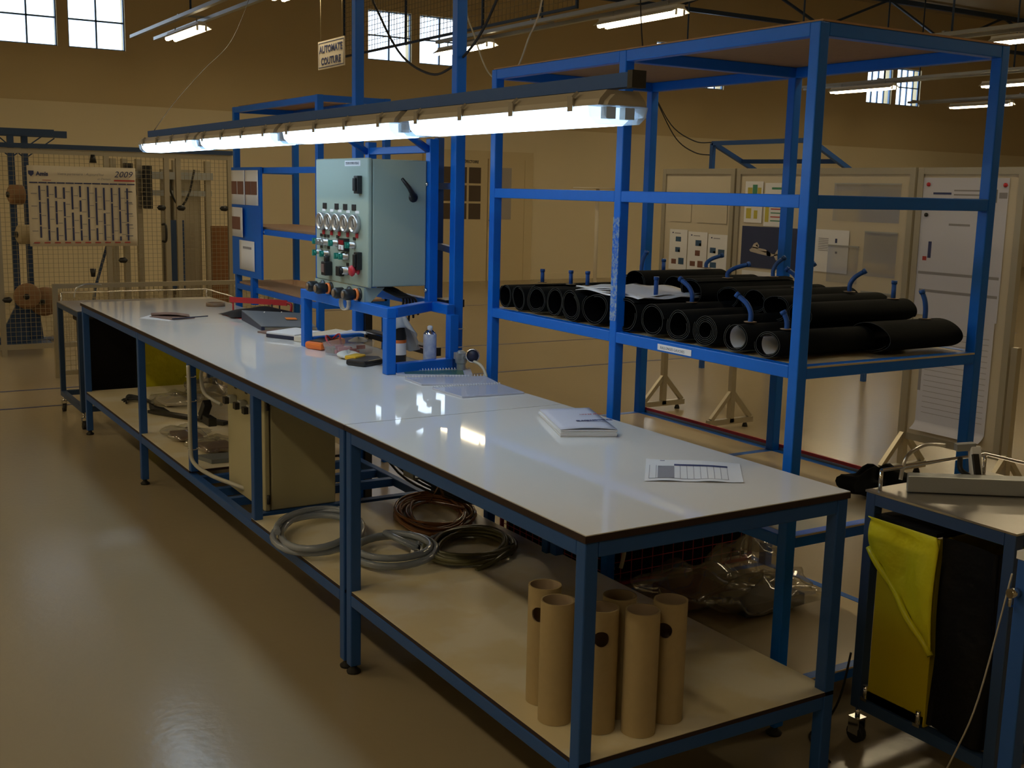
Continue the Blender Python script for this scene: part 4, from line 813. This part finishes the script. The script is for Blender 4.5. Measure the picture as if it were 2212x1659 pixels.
# things on the far lower shelf
z = .302
q = B(); 
for i in range(7): q.tube(spl([(.13, 5.35-i*.02, z+.01+.006*(i % 3)), (.20, 5.28+i*.03, z+.02), (.28, 5.15+i*.02, z+.012), (.22, 4.98, z+.01+.004*i), (.30, 4.85+i*.02, z+.008)], 6), .006, 6)
tag(q.obj('cable_pile', 'rubber'), 'pile of black cables on the far lower shelf', 'cables')
tag(B().bar((.20, 4.90, z+.012), (.50, 4.35, z+.012), .05, .018).obj('black_strip', 'black'), 'long flat black strip on the far lower shelf', 'strip')
bag((.42, 5.15, z), .16, .22, .06, 11, 'clear plastic bag behind the cable pile', inner='paper2'); bag((.70, 5.35, z), .16, .22, .10, 12, 'crumpled grey plastic bag at the rear of the far shelf', inner=None)
bag((.20, 4.12, z), .12, .18, .055, 13, 'plastic bag of brown parts just past the bench leg', inner='brown'); bag((.26, 3.76, z), .14, .17, .06, 14, 'plastic bag with a dark brown part, nearest on far shelf', inner='brown')
slab_thing('grey_box', 'flat grey box at the near end of the far lower shelf', 'box', [(.10, 3.60), (.14, 3.46), (.42, 3.44), (.40, 3.58)], z, .02, 'binder'); t = thing('paper_stack', 'stack of white papers beside the lower cabinet', 'papers', (.5, 3.8, z))
for k in range(5): B().slab([(.42, 3.82+k*.004), (.46, 3.62), (.66, 3.66), (.62, 3.88)], .008, z+k*.0085).obj('sheet_bundle', 'paper', t)
# ------------------------------------------------------------ trolleys with waste bags
def trolley(loc, W_, L_, label, bags=True):
    zt = .82
    t = thing('waste_trolley', label, 'trolley', (0, 0, 0))
    for x in (.02, W_-.02):
        for y in (.02, L_-.02):
            B().box(x-.018, x+.018, y-.018, y+.018, .12, zt).obj('leg', 'blued', t, bevel=.003)
            c = B().cyl((x-.012, y, .03), (x+.012, y, .03), .03, 16).obj('caster', 'rubber', t); B().box(x-.018, x-.014, y-.02, y+.02, .03, .08).box(x+.014, x+.018, y-.02, y+.02, .03, .08).box(x-.02, x+.02, y-.02, y+.02, .08, .086).cyl((x, y, .08), (x, y, .12), .008, 8).obj('caster_fork', 'chrome', c)
    for z in (.14, zt-.018):
        for x in (.02, W_-.02): B().bar((x, .038, z), (x, L_-.038, z), .036, .036).obj('beam', 'blued', t)
        for y in (.02, L_-.02): B().bar((.038, y, z), (W_-.038, y, z), .036, .036).obj('beam', 'blued', t)
    B().box(0, W_, 0, L_, zt, zt+.006).obj('top_plate', 'steel', t)
    p = [(.03, .03, zt+.07), (.03, L_-.03, zt+.07), (W_-.03, L_-.03, zt+.07), (W_-.03, .03, zt+.07)]
    B().tube(p[1:], .006, 8).obj('guard_rail', 'chrome', t)
    for q_ in p[1:]: B().cyl((q_[0], q_[1], zt+.006), q_, .006, 8).obj('rail_post', 'chrome', t)
    B().tube(spl([(.12, L_-.03, zt+.03), (.14, L_-.03, zt+.10), (.22, L_-.03, zt+.13), (.32, L_-.03, zt+.12)], 6), .006, 8).obj('push_handle', 'steel', t)
    if bags:
        B().box(.01, W_-.06, L_/2-.01, L_-.05, .16, .19).box(.01, .016, L_/2-.015, L_-.06, .16, .74).box(.016, W_-.095, L_/2-.015, L_/2-.010, .16, .74).obj('yellow_panel', 'yellowpanel', t, label='yellow side panel')
        yb = B().sheet(lambda u, v: (-.006-.022*v*(1-v)*4*(.6+.4*math.sin(u*9))-(.02 if v < .08 else 0), L_-.04-u*(L_/2-.01), .755-(.10+.26*u)*v-.006*math.sin(u*20)*v), 24, 10); yb.obj('yellow_bag', 'yellowbag', t, label='yellow bag folded over the rim', solid=.003)
        B().tube([(-.012-.006*math.sin(i), L_-.04-u*(L_/2-.01), .755-(.10+.26*u)) for i, u in enumerate([k/12 for k in range(13)])], .010, 8).obj('bag_hem', 'yellowbag', t)
        B().box(.0, W_-.1, L_/2-.01, L_-.045, .745, .758).obj('bag_rim', 'blackbag', t)
        bb = B().sheet(lambda u, v: (lambda a: (.26+(.25+.012*math.sin(6*a+v*5))*(abs(math.cos(a))**.25)*(1 if math.cos(a) > 0 else -1), L_/4+.02+(.105+.008*math.sin(9*a))*(abs(math.sin(a))**.25)*(1 if math.sin(a) > 0 else -1), .17+v*.58))(2*math.pi*u), 40, 10); bb.obj('black_bag', 'blackbag', t, label='black waste bag')
        for y in (L_-.06, L_/2): B().cyl((.0, y, .17), (.0, y, .21), .008, 8).box(-.008, .008, y-.012, y+.012, .16, .17).obj('panel_clip', 'chrome', t)
    else:
        B().box(.045, .40, .045, .30, .19, .76).obj('black_bag', 'blackbag', t, label='black waste bag', bevel=.02)
        B().box(.41, .86, .045, .30, .19, .76).obj('yellow_bag', 'yellowbag', t, label='yellow waste bag', bevel=.02)
        B().box(.03, .9, .03, .32, .74, .765).obj('bag_rim', 'blackbag', t)
    t.location = loc; return t
tr = trolley((1.185, -.335, 0), .56, .52, 'blue waste trolley with yellow and black bags beside the bench')
tr2 = trolley((.0, 6.0, 0), 1.14, .76, 'blue trolley with chrome rail beyond the far end of the bench', False)
t = thing('steel_profile', 'square grey steel profile lying across the near trolley', 'profile', (1.4, 0, .826))
B().prism([(1.27, .10, .828), (1.62, -.155, .828), (1.66, -.105, .828), (1.31, .135, .828)], (0, 0, .05)).obj('profile_body', 'galv', t, bevel=.003)
t = thing('air_gun', 'grey and black air gun resting on the near trolley', 'air gun', (1.5, .06, .87))
B().bar((1.50, .03, .868), (1.52, .06, .955), .034, .028).obj('gun_body', 'reflector', t, bevel=.005); B().bar((1.487, .015, .875), (1.50, .04, .935), .018, .012).tube(spl([(1.47, .03, .87), (1.45, .05, .89), (1.47, .07, .92)], 5), .008, 8).obj('trigger', 'black', t); B().bar((1.47, .09, .95), (1.52, .06, .955), .028, .022).obj('nozzle_head', 'galv', t)
# near right table
t = thing('side_table', 'blue-framed table cut off by the right edge, nearest the camera', 'table', (1.3, -1.0, 0))
for (x, y) in ((.86, -.59), (1.9, -.59), (.86, -1.7), (1.9, -1.7)): B().box(x-.02, x+.02, y-.02, y+.02, 0, .88).obj('leg', 'blues', t, bevel=.003)
for (p, q_) in (((.88, -.59), (1.88, -.59)), ((.88, -1.7), (1.88, -1.7)), ((.86, -.61), (.86, -1.68)), ((1.9, -.61), (1.9, -1.68))): B().bar((*p, .86), (*q_, .86), .038, .038).obj('beam', 'blues', t)
B().box(.838, 1.922, -1.722, -.568, .881, .90).obj('tabletop', 'lam', t)
B().tube([(.84, -.58, .80), (.815, -.575, .80)], .012, 10).tube([(.82, -.575, .80), (.82, -.575, .77), (.835, -.57, .765)], .005, 8).obj('clamp', 'chrome', t)
tag(B().tube(spl([(1.02, .10, .006), (1.05, .18, .006), (1.10, .26, .006), (1.15, .24, .05), (1.16, .20, .15), (1.17, .18, .3)], 6), .004, 6).obj('floor_cable', 'rubber'), 'thin black cable trailing past the trolley caster', 'cable')
tag(B().tube(spl([(.84, -.56, .84), (.845, -.50, .5), (.88, -.42, .3), (.98, -.30, .12), (1.06, -.2, .006), (1.02, .0, .006)], 6), .0022, 6).obj('grey_cable', 'cablew'), 'thin grey cable hanging beside the trolley', 'cable')
# ------------------------------------------------------------ display boards
t = thing('display_board', 'three-part white display board on aluminium stands behind the rack', 'display board', (4.22, 3.4, 0)); BX = 4.22
secs = ((4.15, 4.97, .70), (2.56, 4.13, .66), (1.82, 2.54, .24))
for (y0, y1, z0) in secs:
    B().box(BX, BX+.012, y0+.04, y1-.04, z0+.04, 1.86).obj('panel', 'board', t)
    f = B()
    f.box(BX-.012, BX+.028, y0, y0+.04, z0, 1.90).box(BX-.012, BX+.028, y1-.04, y1, z0, 1.90).box(BX-.011, BX+.027, y0+.04, y1-.04, 1.86, 1.90).box(BX-.011, BX+.027, y0+.04, y1-.04, z0, z0+.04); f.obj('panel_frame', 'boardf', t)
for y in (4.86, 4.07, 2.50, 1.78):
    st = B().box(BX-.02, BX+.02, y-.02, y+.02, .045, .9).obj('stand_post', 'alu', t)
    B().box(BX-.22, BX+.21, y-.02, y+.02, .035, .075).obj('stand_foot', 'alu', st); B().bar((BX-.19, y, .075), (BX-.01, y, .27), .03).bar((BX+.19, y, .075), (BX+.01, y, .27), .03).obj('brace', 'alu', st)
    for dx in (-.15, .15): B().lathe([(0, 0), (.022, 0), (.018, .02), (.008, .036), (0, .036)], (BX+dx, y, 0), n=10).obj('foot_pad', 'rubber', st)
px_ = BX-.004
def poster(y0, y1, z0, z1, label, items=(), m_='paper', x=px_, cat='poster'):
    o = thing('poster', label, cat, (x, (y0+y1)/2, z0), None); B().box(x-.001, x, y0, y1, z0, z1).obj('sheet', m_, o)
    for (a, b_, c, e, mm) in items: B().box(x-.0018, x-.0012, y1-(y1-y0)*b_, y1-(y1-y0)*a, z0+(z1-z0)*c, z0+(z1-z0)*e).obj('printed_block', mm, o)
    return o
hd = [(.15, .22, .90, .93, 'ink'), (.28, .62, .895, .915, 'inkgrey')]
poster(4.65, 4.86, 1.13, 1.44, 'printed sheet with four small photos, leftmost on the boards', hd+[(.35, .65, .70, .82, 'photo2'), (.35, .62, .44, .56, 'photo2'), (.52, .62, .44, .50, 'photoy'), (.15, .42, .14, .26, 'photo3'), (.55, .85, .14, .30, 'photo2')])
poster(4.42, 4.64, 1.12, 1.43, 'printed sheet with photos and a red picture, middle of the row', hd+[(.4, .7, .66, .80, 'photo2'), (.6, .7, .66, .73, 'photoy'), (.4, .65, .42, .55, 'photo3'), (.15, .42, .16, .28, 'photo3'), (.55, .82, .14, .30, 'photo3')])
poster(4.20, 4.41, 1.11, 1.42, 'printed sheet with three dark photos beside the frame joint', hd+[(.12, .42, .55, .68, 'photo2'), (.3, .42, .55, .60, 'photoy'), (.55, .88, .50, .65, 'photo2'), (.15, .48, .20, .33, 'photo2')])
poster(4.62, 4.86, 1.50, 1.74, 'faded plastic wallet at the upper left of the first board', (), 'board'); poster(4.22, 4.55, 1.50, 1.74, 'faded plastic wallet at the upper right of the first board', (), 'board')
poster(3.86, 4.04, 1.52, 1.81, 'diagram sheet with yellow and green blocks', [(.15, .4, .55, .85, 'photoy'), (.42, .68, .55, .92, 'photog'), (.7, .9, .6, .85, 'photoy'), (.12, .4, .1, .35, 'photoy'), (.55, .75, .1, .3, 'photoy')])
poster(3.62, 3.84, 1.50, 1.80, 'list sheet with a yellow column and coloured bars', [(.3, .85, .85, .90, 'photog'), (.05, .22, .1, .75, 'photoy')]+[(.3, .9, .12+.09*k, .145+.09*k, ['photog', 'inkred'][k % 2]) for k in range(7)])
o = poster(3.44, 4.05, 1.205, 1.495, 'dark photo poster of a small white propeller aircraft', (), 'photo')
def ap(pts, nm='aircraft_print', m_='craft'): B().prism([(px_-.0012, 4.05-.61*u, 1.205+.29*v) for u, v in pts], (-.0006, 0, 0)).obj(nm, m_, o)
ap([(.14, .42), (.20, .50), (.40, .46), (.52, .36), (.66, .36), (.70, .40), (.50, .30), (.30, .34), (.16, .38)]); ap([(.18, .48), (.21, .58), (.26, .62), (.30, .54), (.28, .46)]); ap([(.56, .37), (.60, .48), (.68, .60), (.71, .60), (.66, .38)]); ap([(.54, .34), (.58, .22), (.62, .22), (.60, .36)])
ap([(.42, .42), (.48, .46), (.50, .32), (.44, .26)], 'aircraft_detail', 'photo'); ap([(.24, .54), (.27, .58), (.28, .50)], 'aircraft_detail', 'photo'); ap([(.30, .42), (.42, .38), (.42, .41)], 'aircraft_detail', 'photo3')
text('Dassault', .0001, (0, 0, -5), (0, -1, 0), (0, 0, 1), 'ink', o) if False else None
poster(3.60, 4.03, .86, 1.18, 'sheet with faint text below the aircraft poster', [(.2, .25, .85, .92, 'inkgrey'), (.3, .6, .87, .9, 'inkgrey')]+[(.2, .8, .1+.07*k, .12+.07*k, 'board') for k in range(9)])
poster(3.05, 3.34, 1.22, 1.50, 'white sheet with small black strokes on the middle board', [(.1, .4, .5+.04*k, .515+.04*k, 'inkgrey') for k in range(8)]+[(.6, .66, .7, .8, 'ink'), (.62, .68, .45, .5, 'ink')])
k = 0
for (y0, y1, z0, z1) in ((2.66, 3.20, 1.56, 1.80), (2.66, 2.92, 1.22, 1.50), (2.96, 3.22, 1.16, 1.40), (2.66, 2.92, .80, 1.12), (2.96, 3.30, .80, 1.12), (3.34, 3.55, .80, 1.12)):
    lb = ['wide clear wallet at the top of the middle board', 'clear wallet at the right of the middle board', 'clear wallet with a curling edge in the middle board', 'clear wallet low at the right of the middle board', 'clear wallet low in the centre of the middle board', 'narrow clear wallet low at the left of the middle board'][k]
    o = thing('plastic_wallet', lb, 'wallet', (BX-.008, (y0+y1)/2, z0)); B().box(BX-.009, BX-.008, y0, y1, z0, z1).obj('wallet_film', 'plastic', o); B().box(BX-.011, BX-.007, y0, y1, z1-.004, z1+.004).obj('wallet_edge', 'galv', o); k += 1
poster(1.92, 2.50, 1.02, 1.84, 'upper large lilac chart on the right board', [(.13, .35, .88, .895, 'ink'), (.38, .70, .905, .915, 'inkgrey'), (.38, .78, .875, .885, 'inkgrey'), (.38, .8, .85, .857, 'inkgrey'), (.80, .88, .83, .92, 'binder'), (.9, .99, .86, .9, 'inkgrey'), (.35, .60, .66, .675, 'inkgrey'), (.12, .16, .42, .54, 'ink'), (.06, .11, .40, .43, 'inkred'), (.02, .98, .30, .32, 'inkgrey'), (.05, .98, .17, .19, 'inkgrey')], 'lilac')
B_ = poster(1.93, 2.42, .36, 1.02, 'lower large lilac chart curling off the right board', [(.0, .04, .30, .98, 'inkgrey')]+[(.08, .95, .1+.05*k, .104+.05*k, 'inkgrey') for k in range(16)], 'lilac', BX-.006)
B().sheet(lambda u, v: (BX-.008-.05*(1-v)**2, 1.93+u*.49, .32+v*.05), 8, 6).obj('curled_edge', 'lilac', B_)
for (y, z) in ((2.46, 1.80), (1.94, 1.80)): B().lathe([(0, .01), (.012, .008), (.012, 0)], (px_-.003, y, z), (-1, 0, 0), 10).obj('magnet', 'redbits', t)
B().lathe([(0, .01), (.012, .008), (.012, 0)], (px_-.003, 2.46, 1.62), (-1, 0, 0), 10).obj('magnet', 'black', t)
# blue canopy frame behind the boards
t = thing('canopy_frame', 'thin blue canopy frame behind the display boards', 'frame', (6.2, 5.8, 0))
for (p, q_) in (((6, 6.44, 2.2), (6, 5.17, 2.2)), ((6, 6.44, 2.2), (6.9, 6.44, 1.82)), ((6, 5.17, 2.2), (6.9, 5.17, 1.78)), ((6.38, 6.44, 2.04), (6.38, 5.17, 2.03)), ((6, 6.44, 2.2), (6, 6.44, 0)), ((6, 5.17, 2.2), (6, 5.17, 0)), ((6.9, 6.44, 1.82), (6.9, 6.44, 0)), ((6.9, 5.17, 1.78), (6.9, 5.17, 0))): B().bar(p, q_, .04).obj('tube', 'blues', t)
tag(B().tube(spl([(6, 7.8, 6.0), (6, 7.75, 4.8), (6, 7.68, 3.7), (6.0, 7.55, 2.95), (6, 7.45, 2.80), (6, 7.09, 2.40), (6, 6.72, 2.23), (6, 6.46, 2.21)], 6), .006, 6).tube(spl([(6, 7.8, 6.0), (6, 7.75, 4.8), (6, 7.68, 3.7), (6.0, 7.55, 2.95), (6, 7.3, 2.6), (6, 7.0, 2.26), (6, 6.71, 2.12), (6, 6.47, 2.09)], 6), .006, 6).obj('hanging_cable', 'rubber'), 'two thin black cables sagging to the blue canopy frame', 'cable')
tag(B().lathe([(0, 0), (.38, 0), (.38, .02), (0, .02)], (8.95, 12.4, 1.76), n=30).cyl((8.95, 12.4, 0), (8.95, 12.4, 1.76), .03, 12).obj('round_table', 'paper2'), 'small round pale disc on a post behind the rack', 'stand')
